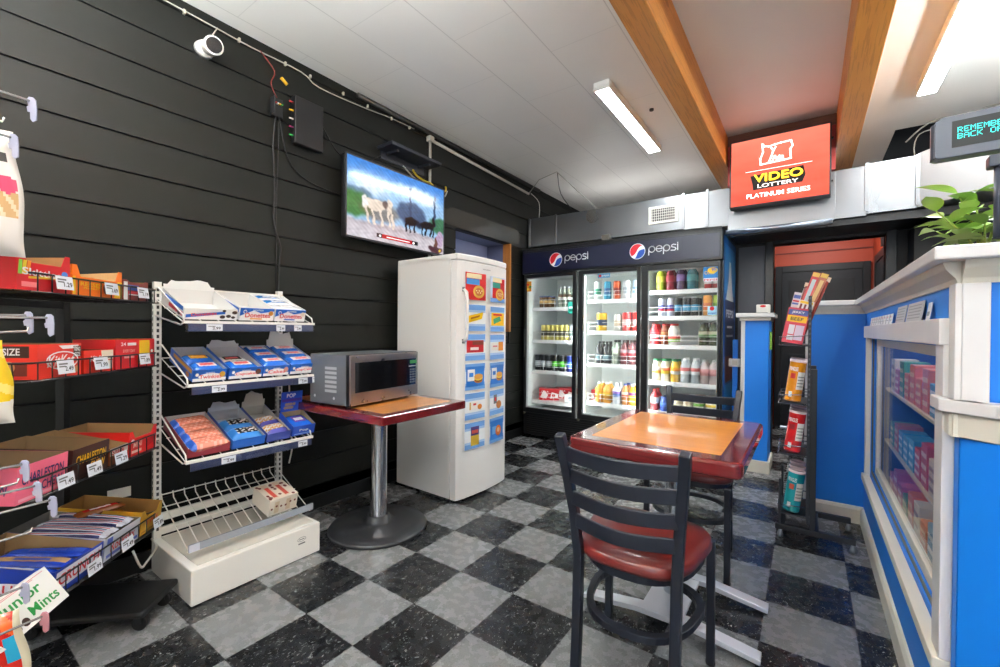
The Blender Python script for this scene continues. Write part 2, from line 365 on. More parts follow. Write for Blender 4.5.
# right and front of the shop (behind the camera)
CREAM = plaster_mat('cream_paint', '#cfc9bd', '#dad4c9', 0.6)
struct(MB().box(XR, XR+0.1, YF, BY+0.1, 0, CZ, CREAM).build('wall_right'))
m = MB().box(WX-0.1, XR, YF-0.1, YF, 0, 0.55, CREAM).box(WX-0.1, XR, YF-0.1, YF, 2.45, CZ, CREAM)
for a, b in ((WX-0.1, 1.15), (3.0, XR)): m.box(a, b, YF-0.1, YF, 0.55, 2.45, CREAM)
struct(m.build('wall_front'))
for i, (a, b) in enumerate(((1.15, 3.0),)):
    AL = mat('#9a9da2', 0.35, 0.8)
    m = MB().box(a, a+0.05, YF-0.07, YF-0.02, 0.55, 2.45, AL).box(b-0.05, b, YF-0.07, YF-0.02, 0.55, 2.45, AL).box(a+.05, b-.05, YF-0.07, YF-0.02, 0.55, 0.6, AL).box(a+.05, b-.05, YF-0.07, YF-0.02, 2.4, 2.45, AL)
    f = struct(m.build('window_%d' % (i+2))); MB().box(a+.05, b-.05, YF-0.048, YF-0.042, 0.6, 2.4, PANE).build('pane', parent=f)

# beams
BM = wood_mat('beam_wood', '#d08436', '#dc9848', '#9a5a22', 'y', 0.45)
for (x0, x1, lab) in ((0.655, 0.785, 'long orange-stained wooden ceiling beam left of the red lottery sign'), (1.515, 1.645, 'orange-stained wooden ceiling beam right of the red lottery sign')):
    o = MB().box(x0, x1, YF, 4.59, 2.56, CZ, BM).build('ceiling_beam', bevel=0.004); tag(o, lab, 'beam')
# bulkhead holding the lottery sign
DB = wood_mat('dark_brown_wood', '#643a2c', '#764838', '#3a2016', 'x', 0.45)
RP = plaster_mat('dark_red_paint', '#b23c38', '#bf4640', 0.5)
t = thing('sign_bulkhead', 'dark brown header board and red side posts framing the lottery sign between the beams', 'bulkhead', (0, 0, 0))
MB().box(0.785, 1.515, 3.13, 3.19, 2.735, CZ, DB).build('header_board', t, bevel=0.003)
for a, b in ((0.787, 0.835), (1.465, 1.513)): MB().box(a, b, 3.14, 3.19, 2.40, 2.735, RP).build('post', t)
MB().box(0.835, 1.465, 3.165, 3.19, 2.40, 2.735, RP).build('backing_board', t)

# ------------------------------------------------------------------ ceiling lights
DIF = mat('#ffffff', 0.5, emit=LAMP); HOUS = mat('#e6e6e4', 0.4)
_b = DIF.node_tree.nodes['Principled BSDF']; _b.inputs['Emission Color'].default_value = (0.93, 0.99, 1.0, 1)
L0 = thing('ceiling_light', 'long white ceiling light fixture left of the beams, over the drink cooler aisle', 'ceiling light', (0.225, 2.36, CZ), 0, 'strip lights on the ceiling')
MB().box(-0.055, 0.055, -0.62, 0.62, -0.032, 0, HOUS).build('housing', L0, bevel=0.004)
MB().box(-0.045, 0.045, -0.605, 0.605, -0.0545, -0.034, DIF).build('diffuser', L0)
MB().box(-0.055, -0.046, -0.62, 0.62, -0.055, -0.033, HOUS).box(0.046, 0.055, -0.62, 0.62, -0.055, -0.033, HOUS).box(-0.046, 0.046, -0.62, -0.606, -0.055, -0.033, HOUS).box(-0.046, 0.046, 0.606, 0.62, -0.055, -0.033, HOUS).build('rim', L0)
for (x, y, lab) in ((1.985, 2.42, 'long white ceiling light fixture at the right, beyond the right beam'), (0.225, -0.75, 'added unseen ceiling light near the shop front, left bay'), (1.985, -0.75, 'added unseen ceiling light near the shop front, right bay'), (0.225, -2.7, 'added unseen ceiling light by the front window, left bay'), (1.985, -2.7, 'added unseen ceiling light by the front window, right bay')):
    c = copy_tree(L0); c.location = (x, y, CZ); c['label'] = lab  # the four towards the shop front are unseen, added for brightness
tag(MB().tube([(0.39, 2.30, CZ+0.002), (0.39, 2.30, CZ-0.012)], 0.016, mat('#4b4844', 0.5), 12).build('ceiling_hook'), 'small dark hook plate on the ceiling beside the left light', 'hook')

# added fill tube lights hung out of view, and an added back room lamp
PL = thing('added_tube_light', 'added unseen fill trough light over the shop front, first of the row', 'tube light', (-0.6, -1.45, 2.36), 0, 'added fill tube lights hung out of view')
MB().box(-0.03, 0.03, -0.62, 0.62, -0.012, 0.012, HOUS).build('spine', PL, bevel=.003)
DIF2 = mat('#fffffe', 0.5, emit=PEND); DIF2.node_tree.nodes['Principled BSDF'].inputs['Emission Color'].default_value = (0.93, 0.99, 1.0, 1)
for s in (-1, 1): MB().tube([(s*0.05, -0.60, 0), (s*0.05, 0.60, 0)], 0.018, DIF2, 12).build('tube', PL)
for s in (-0.5, 0.5): MB().tube([(0, s, 0.012), (0, s, CZ-2.36)], 0.004, HOUS, 6).build('rod', PL)
MB().prism([(-0.075, 0.005), (-0.07, -0.03), (0.07, -0.03), (0.075, 0.005), (0.082, 0.005), (0.078, -0.036), (-0.078, -0.036), (-0.082, 0.005)], 'y', -0.63, 0.63, HOUS).build('reflector_trough', PL)
for i, (x, y) in enumerate(((0.3, -0.85), (1.0, -1.6))):
    c = copy_tree(PL); c.location = (x, y, 2.36); c['label'] = 'added unseen fill trough light over the shop front, %s of the row' % ('second', 'third', 'fourth')[i]
for i, (x, y) in enumerate(((2.75, 1.75),)):
    c = copy_tree(PL); c.location = (x, y, 2.36); c['label'] = 'added unseen fill trough light hung behind the service counter'
t = thing('added_cooler_top_light', 'added fill trough light hidden on top of the drink cooler behind the duct', 'trough light', (-0.25, 3.77, 2.052))  # unseen light added to brighten the ceiling above the duct
for s in (-0.5, 0.5): MB().box(s-0.01, s+0.01, -0.05, 0.05, 0, 0.24, HOUS).build('leg', t)
MB().prism([(-0.05, 0.265), (-0.045, 0.25), (0.045, 0.25), (0.05, 0.265), (0.057, 0.265), (0.053, 0.24), (-0.053, 0.24), (-0.057, 0.265)], 'x', -0.7, 0.7, HOUS).build('reflector_trough', t)
MB().tube([(-0.68, 0, 0.285), (0.68, 0, 0.285)], 0.016, mat('#fffdfd', .5, emit=9.0), 12).build('tube', t)
t = thing('ceiling_light', 'added unseen round ceiling light in the small orange room beyond the doorway', 'ceiling light', (1.45, 4.35, 2.459)); MB().lathe([(0.13, 0), (0.13, -0.03), (0.11, -0.05), (0, -0.055)], mat('#fffffd', .5, emit=60.0), 28).build('diffuser', t); MB().lathe([(0.14, 0), (0.14, -0.012), (0.131, -0.012)], HOUS, 28).build('housing', t)  # unseen lamp added to brighten the orange room

# ------------------------------------------------------------------ duct
DU = metal_mat('galvanised_sheet', '#85888c', '#a6a8ac', 0.30, 1.6); DU2 = metal_mat('galvanised_sheet_bright', '#77797d', '#97999d', 0.32, 2.2)
DU3 = metal_mat('galvanised_sheet_dull', '#97999c', '#b0b2b4', 0.5, 1.5, 0.5)
t = thing('air_duct', 'galvanised sheet metal air duct running along the wall above the coolers', 'duct')
DY, DZ0, DZ1 = 3.20, 2.10, 2.42
def duct(x0, x1, y0, z0, z1, mt, nm='duct_section'): return MB().box(x0, x1, y0, y0+0.36, z0, z1, mt).build(nm, t, bevel=0.003)
duct(WX+0.01, -0.885, DY, DZ0, DZ1, DU); duct(-0.885, 0.42, DY+0.004, DZ0, DZ1-0.005, DU); duct(0.42, 0.62, DY, DZ0-0.01, DZ1-0.012, DU)
duct(0.62, 0.785, DY, DZ0-0.02, DZ1-0.012, DU2); duct(0.785, 1.518, DY-0.01, DZ0-0.07, DZ1-0.02, DU2); duct(1.518, 1.70, DY, DZ0-0.065, DZ1-0.014, DU2); duct(1.70, 1.975, DY+0.004, DZ0-0.05, DZ1+0.0, DU)
for x in (WX+0.022, -0.885, 0.42, 0.62, 1.70, 1.975):
    MB().box(x-0.012, x+0.012, DY-0.008, DY+0.001, DZ0-0.035 if x > 0.7 else DZ0-0.004, DZ1+0.004, DU2).build('seam_strip', t, bevel=0.002)
m = MB()  # transition that swells towards the room
a = [(1.975, DY, 2.055), (1.975, DY, 2.43), (1.975, 3.56, 2.43), (1.975, 3.56, 2.055)]; b = [(2.75, 2.80, 2.13), (2.75, 2.80, 2.60), (2.75, 3.40, 2.60), (2.75, 3.40, 2.13)]
m.add(a+b, [(0, 4, 5), (0, 5, 1), (1, 5, 6, 2), (2, 6, 7, 3), (3, 7, 4, 0), (4, 7, 6, 5), (0, 1, 2, 3)], DU3); m.box(2.75, XR-0.01, 2.80, 3.40, 2.13, 2.60, DU3)
m.build('transition', t)
# vent register
g = MB().box(-0.135, 0.135, -0.012, 0, -0.085, -0.06, OFFW).box(-0.135, 0.135, -0.012, 0, 0.055, 0.08, OFFW).box(-0.135, -0.105, -0.012, 0, -0.06, 0.055, OFFW).box(0.105, 0.135, -0.012, 0, -0.06, 0.055, OFFW)
vt = thing('vent_register', 'white rectangular vent grille on the front of the air duct', 'vent', (0.245, DY+0.003, 2.262)); g.build('frame', vt, bevel=0.003)
m = MB().box(-0.105, 0.105, -0.003, -0.001, -0.06, 0.055, DBLACK).build('dark_opening', vt)
m = MB()
for i in range(12): m.box(-0.105+0.0175*i+0.007, -0.105+0.0175*i+0.0105, -0.011, -0.003, -0.06, 0.055, OFFW)
for i in range(4): m.box(-0.105, 0.105, -0.010, -0.004, -0.04+i*0.025, -0.036+i*0.025, OFFW)
m.build('louvre', vt)
# rail and dark fascia below the duct
tag(MB().tube([(0.78, 3.12, 2.005), (1.50, 3.12, 2.005)], 0.022, mat('#8e97a5', 0.25, 0.7), 14).box(0.80, 0.82, 3.12, 3.26, 2.0, 2.012, FRM).box(1.46, 1.48, 3.12, 3.26, 2.0, 2.012, FRM).build('hanging_rail'), 'round grey metal rail under the duct below the lottery sign', 'rail')
struct(MB().box(0.785, XR, 3.24, 3.30, 1.99, 2.045, FRM).box(0.785, XR, 3.30, BY, 2.03, 2.05, FRM).build('trim_5'))
struct(MB().box(2.02, XR, 3.6, BY-.03, 0, 2.0, DW).build('wall_closet'))

# ------------------------------------------------------------------ lottery sign
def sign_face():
    m, nt, b = nodemat('red_artwork_with_backlight_glow'); tc = nt.nodes.new('ShaderNodeTexCoord'); sp = nt.nodes.new('ShaderNodeSeparateXYZ'); nt.links.new(tc.outputs['Object'], sp.inputs[0])
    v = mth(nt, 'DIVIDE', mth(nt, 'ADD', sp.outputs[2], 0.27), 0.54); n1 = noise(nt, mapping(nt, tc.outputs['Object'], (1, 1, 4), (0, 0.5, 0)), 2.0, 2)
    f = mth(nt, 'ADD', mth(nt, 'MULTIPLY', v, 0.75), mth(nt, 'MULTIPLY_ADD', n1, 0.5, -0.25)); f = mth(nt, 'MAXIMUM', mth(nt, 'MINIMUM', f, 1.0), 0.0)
    c = mixc(nt, f, lin('#ea3a24'), lin('#f29a80')); nt.links.new(c, b.inputs['Emission Color']); b.inputs['Emission Strength'].default_value = 0.70  # artwork red plus backlight glow, lighter towards the top, put into the colour
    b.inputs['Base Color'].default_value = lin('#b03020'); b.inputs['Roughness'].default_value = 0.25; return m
t = thing('lottery_sign', 'backlit red VIDEO LOTTERY PLATINUM SERIES sign hanging between the beams', 'sign', (1.15, 3.04, 2.455))
W2, H2 = 0.335, 0.272
MB().box(-W2, W2, 0, 0.085, -H2, H2, mat('#2a2a2c', 0.4)).build('light_box', t, bevel=0.004)
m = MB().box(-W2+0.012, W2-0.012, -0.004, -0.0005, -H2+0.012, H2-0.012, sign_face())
F = Fr((0, -0.004, 0), (1, 0, 0), (0, 0, 1)); EW = mat('#fff4ee', 0.5, emit=1.0); EY = mat('#ffe040', 0.5, emit=0.95); EK = mat('#1a1210', 0.5); EY2 = mat('#f6b50a', 0.5, emit=0.9)
def stroke(m, F, pts, w_, mt, l=0.001, closed=False):
    n = len(pts)
    for i in range(n if closed else n-1):
        a = Vector(pts[i]); b = Vector(pts[(i+1) % n]); d = (b-a); 
        if d.length < 1e-6: continue
        d.normalize(); q = Vector((-d.y, d.x))*w_/2; e = d*w_*0.35
        m.poly2(F, [tuple(a-e-q), tuple(b+e-q), tuple(b+e+q), tuple(a-e+q)], mt, l)
ol = [(-0.105, 0.205), (-0.09, 0.185), (-0.06, 0.178), (-0.02, 0.185), (0.02, 0.19), (0.085, 0.192), (0.095, 0.15), (0.08, 0.125), (0.085, 0.055), (0.0, 0.05), (-0.115, 0.045), (-0.118, 0.09), (-0.10, 0.14)]
stroke(m, F, ol, 0.012, EW, closed=True)
for pts in ([(-0.045, 0.165), (-0.03, 0.14), (-0.015, 0.165)], [(-0.03, 0.14), (-0.045, 0.09), (-0.06, 0.055)], [(-0.035, 0.06), (-0.02, 0.095), (-0.005, 0.065), (0.01, 0.09), (0.02, 0.062), (0.03, 0.085), (0.035, 0.06)]): stroke(m, F, pts, 0.013, EW)
m.rect2(F, -0.22, 0.22, 0.0, 0.005, EW, 0.001)
m.poly2(F, [(-0.185, -0.035), (0.165, -0.015), (0.18, -0.085), (0.16, -0.14), (-0.165, -0.15), (-0.17, -0.10)], EK, 0.001)
m.text2(F, 'VIDEO', 0.003, -0.062, 0.325, 0.064, EY2, 0.0014).text2(F, 'VIDEO', 0.0, -0.058, 0.325, 0.064, EY, 0.0018)
m.text2(F, 'LOTTERY', 0.0, -0.122, 0.27, 0.030, EW, 0.0018).text2(F, 'PLATINUM SERIES', 0.0, -0.195, 0.42, 0.036, EW, 0.0014)
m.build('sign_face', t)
for z in (-0.16, 0.16): MB().box(W2, W2+0.012, 0.02, 0.05, z-0.006, z+0.006, BLACK).build('latch', t)
MB().box(-0.3, -0.28, 0.085, 0.10, -0.2, 0.2, BLACK).build('bracket', t); MB().box(0.28, 0.3, 0.085, 0.10, -0.2, 0.2, BLACK).build('bracket', t)

# ------------------------------------------------------------------ left wall equipment
t = thing('security_camera', 'round white security camera high on the black wall', 'security camera', (WX, -0.03, 2.62))
MB().tube([(0, 0, 0), (0.03, 0, 0)], [0.045, 0.04], OFFW, 18).tube([(0.03, 0, 0), (0.06, 0.012, -0.01)], 0.014, OFFW, 10).build('mount', t)
MB().tube([(0.045, 0.005, -0.005), (0.062, 0.004, -0.008), (0.14, -0.006, -0.030), (0.146, -0.007, -0.032)], [0.025, 0.038, 0.044, 0.042], OFFW, 22).build('housing', t)
MB().tube([(0.1455, -0.0069, -0.0319), (0.152, -0.008, -0.034)], 0.035, mat('#15161a', 0.2), 20).build('lens', t)
t = thing('wall_splitter', 'small black cable splitter box beside the dark media box on the wall', 'splitter', (WX, 0.345, 2.47))
MB().box(0, 0.03, -0.03, 0.03, -0.055, 0.055, BLACK).box(0.02, 0.06, -0.034, -0.028, -0.045, 0.05, mat('#2a2a2d', .5)).build('case', t, bevel=0.002)
for i, c in enumerate(('#c82a2a', '#d8d8d8', '#c9a227', '#2a8a3a')): MB().tube([(0.03, -0.018+0.012*i, 0.02), (0.05, -0.018+0.012*i, 0.018)], 0.0045, mat(c, 0.4), 8).build('plug', t)
t = thing('media_box', 'flat black electronics box standing upright on the wall left of the television', 'electronics box', (WX, 0.53, 2.44))
MB().box(0.004, 0.05, -0.09, 0.10, -0.145, 0.145, mat('#1b1b1d', 0.35)).build('case', t, bevel=0.006)
for i, c in enumerate(('#c82a2a', '#d8b020', '#e0e0e0', '#b03a7a', '#2a9a4a')): MB().tube([(0.03, -0.09, 0.10-0.05*i), (0.03, -0.115, 0.10-0.05*i)], 0.005, mat(c, 0.4), 8).build('plug', t)
# cables
def cable(name, pts, r, mt, lab, sm=4, cat='cable', grp=None):
    P = [Vector(p) for p in pts]; out = []
    for i in range(len(P)-1):
        p0 = P[max(i-1, 0)]; p1 = P[i]; p2 = P[i+1]; p3 = P[min(i+2, len(P)-1)]
        for k in range(sm):
            u = k/sm; out.append(0.5*((2*p1)+(p2-p0)*u+(2*p0-5*p1+4*p2-p3)*u*u+(3*p1-p0-3*p2+p3)*u**3))
    out.append(P[-1]); o = MB().tube(out, r, mt, 6).build(name); return tag(o, lab, cat, grp)
kx = WX+0.008; DKC = mat('#0e0e0f', 0.5)
cable('hanging_cable', [(kx+.02, 0.335, 2.42), (kx, 0.33, 2.25), (kx, 0.34, 2.0), (kx, 0.335, 1.8), (kx+.01, 0.37, 1.66), (kx, 0.37, 1.55), (kx, 0.36, 1.35)], 0.005, DKC, 'thicker black cable hanging down the wall from the splitter box')
cable('hanging_cable', [(kx+.02, 0.355, 2.42), (kx, 0.36, 2.2), (kx, 0.35, 1.9), (kx, 0.352, 1.6), (kx, 0.35, 1.3)], 0.003, DKC, 'thin black wire beside the thicker cable under the splitter box')
cable('wall_wire', [(kx+.02, 0.36, 2.40), (kx, 0.42, 2.20), (kx, 0.55, 2.10), (kx, 0.80, 2.07)], 0.004, DKC, 'black wire sagging from the splitter box to the television', cat='wire')
cable('wall_wire', [(kx+.02, 0.63, 2.48), (kx, 0.75, 2.36), (kx, 0.9, 2.30), (kx, 1.0, 2.36), (kx, 1.12, 2.45)], 0.004, DKC, 'black wire looping from the media box over the television corner', cat='wire')
GRW = mat('#b9b5aa', 0.5)
cable('string_light_wire', [(WX+.02, -0.75, 2.775), (WX+.012, -0.08, 2.765), (WX+.012, 0.2, 2.755), (WX+.012, 0.5, 2.76), (WX+.012, 0.62, 2.72), (WX+.012, 0.95, 2.735), (WX+.012, 1.2, 2.76), (WX+.012, 1.45, 2.77)], 0.0035, GRW, 'pale wire running along the top of the black wall under the ceiling', cat='wire')
for i, y in enumerate((-0.12, 0.14, 0.40, 0.56, 0.80, 1.0, 1.22, 1.4)):
    g_ = 'tiny clips on the wire along the top of the black wall'
    o = MB().box(WX+0.002, WX+0.018, y-0.005, y+0.005, 2.75, 2.772, mat('#b8b2a0', 0.5)).build('wire_clip'); tag(o, 'tiny pale clip on the wire along the top of the black wall', 'clip', g_)
cable('camera_lead', [(WX+.02, -0.03, 2.66), (WX+.012, -0.0, 2.70), (WX+.012, 0.03, 2.765)], 0.003, GRW, 'short pale lead from the security camera up to the wire')
cable('yellow_plug_lead', [(WX+.02, 0.345, 2.53), (WX+.02, 0.31, 2.60), (WX+.02, 0.33, 2.68), (WX+.015, 0.25, 2.76)], 0.003, mat('#7a1f1a', 0.5), 'red and black plug lead hanging from the wire above the splitter box')
tag(MB().tube([(WX+.02, 0.37, 2.66), (WX+.03, 0.40, 2.63)], 0.010, mat('#d8a820', 0.5), 8).build('yellow_connector'), 'small yellow connector on the leads above the splitter box', 'connector')
# shelf above the television
t = thing('wall_shelf', 'small dark blue-grey shelf on the wall above the television', 'shelf', (WX, 1.34, 2.50))
SH = mat('#23262f', 0.4)
MB().box(0.0, 0.17, -0.25, 0.26, -0.012, 0.012, SH).build('board', t, bevel=0.003); MB().box(0.0, 0.01, -0.22, 0.22, -0.07, -0.012, SH).box(0, 0.13, -0.17, -0.155, -0.03, -0.012, SH).box(0, 0.13, 0.155, 0.17, -0.03, -0.012, SH).build('bracket', t)
# conduit
PI_ = mat('#b9b6ad', 0.4)
t = thing('conduit', 'pale grey conduit dropping behind the television from the ceiling corner', 'conduit', (0, 0, 0))
MB().tube([(WX+.02, 1.62, 2.74), (WX+.02, 1.62, 1.72)], 0.011, PI_, 10).build('drop_pipe', t); MB().tube([(WX+.02, 1.60, 2.745), (WX+.02, 3.18, 2.70)], 0.013, PI_, 10).build('long_pipe', t)
MB().box(WX+.0, WX+.045, 1.595, 1.645, 2.725, 2.77, PI_).build('elbow_box', t, bevel=0.004)
MB().tube([(WX+.03, 0.9, 2.79), (WX+.03, 3.4, 2.79)], 0.018, mat('#1c1b19', 0.5), 8).build('dark_pipe', t)
YC = mat('#c9b02a', 0.5)
cable('yellow_cable', [(WX+.05, 1.40, 2.42), (WX+.04, 1.46, 2.49-.1), (WX+.07, 1.52, 2.36), (WX+.05, 1.60, 2.37), (WX+.08, 1.68, 2.31), (WX+.05, 1.78, 2.36), (WX+.03, 1.80, 2.40)], 0.008, YC, 'yellow cable tangled behind the top of the television')
cable('grey_cable', [(WX+.05, 1.30, 2.42), (WX+.05, 1.42, 2.36), (WX+.06, 1.50, 2.34), (WX+.05, 1.66, 2.30), (WX+.05, 1.76, 2.30), (WX+.05, 1.80, 2.36)], 0.006, mat('#a9a9a5', .5), 'grey cable beside the yellow one behind the top of the television')
cable('antenna_wire', [(WX+.02, 3.18, 2.70), (WX+.2, 3.1, 2.8), (-0.78, 3.02, CZ-.01), (-0.62, 3.2, 2.62), (-0.45, 3.3, 2.44)], 0.005, PI_, 'pale bent wire bracket from the ceiling down to the duct', sm=1, cat='wire')
cable('antenna_wire', [(-0.78, 3.03, CZ-.01), (-0.80, 3.15, 2.62), (-0.70, 3.25, 2.44)], 0.004, DKC, 'dark wire drooping from the ceiling behind the left end of the duct', cat='wire')
cable('duct_wire', [(WX+.05, 3.18, 2.70), (WX+.12, 3.24, 2.60), (WX+.10, 3.28, 2.44)], 0.004, PI_, 'short wires dropping onto the left end of the duct', cat='wire')
cable('ceiling_wire', [(1.98, 3.74, 2.70), (2.1, 3.70, 2.80), (2.3, 3.66, 2.83), (2.6, 3.6, 2.80), (3.2, 3.6, 2.78)], 0.005, PI_, 'pale wire crossing the dark gap above the duct at the right', cat='wire')
cable('ceiling_wire', [(2.06, 3.80, 2.48), (2.04, 3.78, 2.7), (2.15, 3.78, 2.78), (2.6, 3.75, 2.72)], 0.004, PI_, 'thinner wire bending down behind the duct at the right', cat='wire')

# ------------------------------------------------------------------ television
def tv_color(u, v):
    u0, v0 = u, v; u = u+.005*math.sin(47*v+11*u)+.003*math.sin(91*u+30*v); v = v+.008*math.sin(38*u+5)+.005*math.sin(83*u-20*v)
    def sm(a, b, x): t_ = min(max((x-a)/(b-a), 0), 1); return t_*t_*(3-2*t_)
    def mix(a, b, t_): return tuple(a[i]*(1-t_)+b[i]*t_ for i in range(3))
    def blob(cx, cy, rx, ry, s=0.25): d = math.sqrt(((u-cx)/rx)**2+((v-cy)/ry)**2); return 1-sm(1-s, 1+s, d)
    c = mix((0.62, 0.78, 0.93), (0.24, 0.52, 0.86), sm(0.55, 1.0, v))
    for (cx, cy, rx, ry) in ((0.2, 0.66, 0.14, 0.07), (0.66, 0.83, 0.16, 0.05), (0.82, 0.72, 0.12, 0.06)): c = mix(c, (0.9, 0.94, 0.98), 0.75*blob(cx, cy, rx, ry, 0.7))
    c = mix(c, (0.40, 0.52, 0.62), blob(0.08, 0.55, 0.14, 0.09)); c = mix(c, (0.25, 0.48, 0.22), blob(0.06, 0.42, 0.16, 0.16)*0.9)
    c = mix(c, (0.20, 0.42, 0.28), blob(0.95, 0.42, 0.13, 0.12)*0.9)
    c = mix(c, (0.46, 0.40, 0.34), blob(0.30, 0.40, 0.18, 0.14)*0.7)
    c = mix(c, (0.24, 0.32, 0.46), blob(0.62, 0.48, 0.16, 0.17, 0.15)*0.9)
    for x in (0.605, 0.885): c = mix(c, (0.22, 0.30, 0.44), (1-sm(0.010, 0.016, abs(u-x)))*(1 if 0.4 < v < 0.86 else 0))
    c = mix(c, (0.80, 0.77, 0.80), 1-sm(0.21, 0.27, v+0.03*math.sin(u*9)))
    c = mix(c, (0.66, 0.62, 0.64), 0.5*blob(0.5, 0.2, 0.6, 0.03, 0.5))
    H = (0.92, 0.86, 0.80)
    c = mix(c, H, blob(0.25, 0.47, 0.10, 0.075, 0.12)); c = mix(c, H, blob(0.385, 0.50, 0.03, 0.10, 0.15)); c = mix(c, (0.96, 0.95, 0.94), blob(0.155, 0.47, 0.025, 0.09, 0.2))
    for x, k in ((0.18, 0), (0.235, 0.01), (0.31, -0.01), (0.385, 0.02), (0.42, 0)): c = mix(c, H, (1-sm(0.009, 0.014, abs(u-x+(v-0.3)*0.12)))*(1 if 0.20+k < v < 0.42 else 0))
    c = mix(c, (0.35, 0.28, 0.28), 0.8*blob(0.345, 0.50, 0.025, 0.05, 0.3))
    D = (0.07, 0.08, 0.12)
    c = mix(c, D, blob(0.61, 0.38, 0.07, 0.06, 0.15)); c = mix(c, D, blob(0.80, 0.38, 0.08, 0.06, 0.15)); c = mix(c, D, blob(0.875, 0.46, 0.02, 0.07, 0.2)); c = mix(c, D, 0.7*blob(0.70, 0.36, 0.05, 0.05, 0.3))
    for x in (0.56, 0.60, 0.65, 0.74, 0.78, 0.84, 0.87): c = mix(c, D, (1-sm(0.007, 0.011, abs(u-x)))*(1 if 0.22 < v < 0.36 else 0))
    c = mix(c, (0.72, 0.62, 0.74), blob(0.95, 0.22, 0.045, 0.12, 0.1)); c = mix(c, (0.42, 0.25, 0.20), blob(0.905, 0.15, 0.02, 0.1, 0.15)); c = mix(c, (0.30, 0.16, 0.20), blob(0.90, 0.05, 0.09, 0.05, 0.15)); c = mix(c, (0.9, 0.75, 0.2), blob(0.955, 0.045, 0.02, 0.02, 0.2))
    u, v = u0, v0; q_ = 1+.07*math.sin(u*63+math.sin(v*41)*2)*math.sin(v*57+u*23)+.04*math.sin(u*151+v*97); c = tuple(min(x*q_, 1) for x in c)
    if 0.26 < u < 0.69 and 0.045 < v < 0.105: c = (0.75, 0.04, 0.12)
    if 0.26 < u < 0.32 and 0.045 < v < 0.105: c = (0.12, 0.12, 0.14)
    if 0.62 < u < 0.69 and 0.045 < v < 0.105: c = (0.12, 0.12, 0.14)
    return c
t = thing('television', 'flat screen television on the black wall showing horses on a street', 'television', (-1.13, 1.225, 2.055))
TW, TH = 0.475, 0.278
MB().box(-0.045, -0.006, -TW, TW, -TH, TH, mat('#141416', 0.35)).build('case', t, bevel=0.006)
BZ = mat('#3a3b3f', 0.3, 0.3)
MB().box(-0.006, 0.004, -TW, TW, TH-0.010, TH, BZ).box(-0.006, 0.004, -TW, TW, -TH, -TH+0.014, BZ).box(-0.006, 0.004, -TW, -TW+0.010, -TH+.014, TH-.010, BZ).box(-0.006, 0.004, TW-0.010, TW, -TH+.014, TH-.010, BZ).build('bezel', t, bevel=0.001)
NU, NV = 150, 90; me = bpy.data.meshes.new('screen'); vs = []
for j in range(NV+1):
    for i in range(NU+1): vs.append((0.0, (-TW+0.010)+(2*TW-0.02)*i/NU, (-TH+0.014)+(2*TH-0.024)*j/NV))
me.from_pydata(vs, [], [(j*(NU+1)+i, j*(NU+1)+i+1, (j+1)*(NU+1)+i+1, (j+1)*(NU+1)+i) for j in range(NV) for i in range(NU)])
ca = me.color_attributes.new('picture', 'FLOAT_COLOR', 'POINT'); buf = []
for j in range(NV+1):
    for i in range(NU+1):
        c = tv_color(i/NU, j/NV); buf += [x**2.2 for x in c]+[1.0]
ca.data.foreach_set('color', buf)
SM, nt, b = nodemat('screen_picture'); at_ = nt.nodes.new('ShaderNodeAttribute'); at_.attribute_name = 'picture'
b.inputs['Base Color'].default_value = (0.01, 0.01, 0.01, 1); b.inputs['Roughness'].default_value = 0.12; nt.links.new(at_.outputs['Color'], b.inputs['Emission Color']); b.inputs['Emission Strength'].default_value = 0.64
me.materials.append(SM); so = bpy.data.objects.new('screen', me); COL.objects.link(so); so.parent = t
m = MB(); F = Fr((0.0006, 0.0, -TH+0.014+0.075*(2*TH-0.024)), (0, 1, 0), (0, 0, 1))
m.text2(F, 'STREET RIDE', -0.02, 0, 0.26, 0.018, mat('#ffffff', 0.5, emit=0.9)) if False else stroke(m, F, [(-0.13, 0.0), (0.09, 0.0)], 0.006, mat('#f2d4d8', 0.5, emit=0.8))
for x in (-0.19, 0.13): m.disc2(F, x, 0, 0.010, 0.008, mat('#e8e8e8', .5, emit=.8))
m.build('caption_bar', t)
MB().box(-0.11, -0.045, -0.12, 0.12, -0.12, 0.12, BLACK).build('wall_mount', t)
# ------------------------------------------------------------------ drink cooler (one long cabinet with three glass doors)
KX0, KX1, KY = -1.205, 0.77, 3.05
K = thing('drink_cooler', 'long black three door glass drink cooler with a navy pepsi header', 'drink cooler', (0, 0, 0))
KB = mat('#131417', 0.35); KW = mat('#e6ebe9', 0.4); NAVY = mat('#0a0f2e', 0.3)
SEAMS = [(-1.19, -0.565), (-0.545, 0.085), (0.095, 0.755)]
GLS = [(-1.165, -0.605), (-0.495, 0.050), (0.150, 0.735)]     # glass openings
m = MB()
m.box(KX0, KX0+0.03, KY+0.05, 3.85, 0.03, 2.02, KB).box(KX1-0.03, KX1, KY+0.05, 3.85, 0.03, 2.02, KB).box(KX0+.03, KX1-.03, 3.80, 3.85, 0.03, 2.02, KB)
m.box(KX0+.03, KX1-.03, KY+0.05, 3.80, 1.99, 2.02, KB).box(KX0+.03, KX1-.03, KY+0.08, 3.80, 0.03, 0.26, KB)
m.build('cabinet', K)
m = MB()
m.box(KX0+.03, KX1-.03, 3.77, 3.795, 0.262, 1.80, KW).box(KX0+.03, KX1-.03, KY+0.06, 3.77, 0.262, 0.275, KW).box(KX0+.03, KX1-.03, KY+0.06, 3.77, 1.785, 1.80, KW)
for x in (KX0+.03, KX1-.045): m.box(x, x+0.015, KY+0.06, 3.77, 0.275, 1.785, KW)
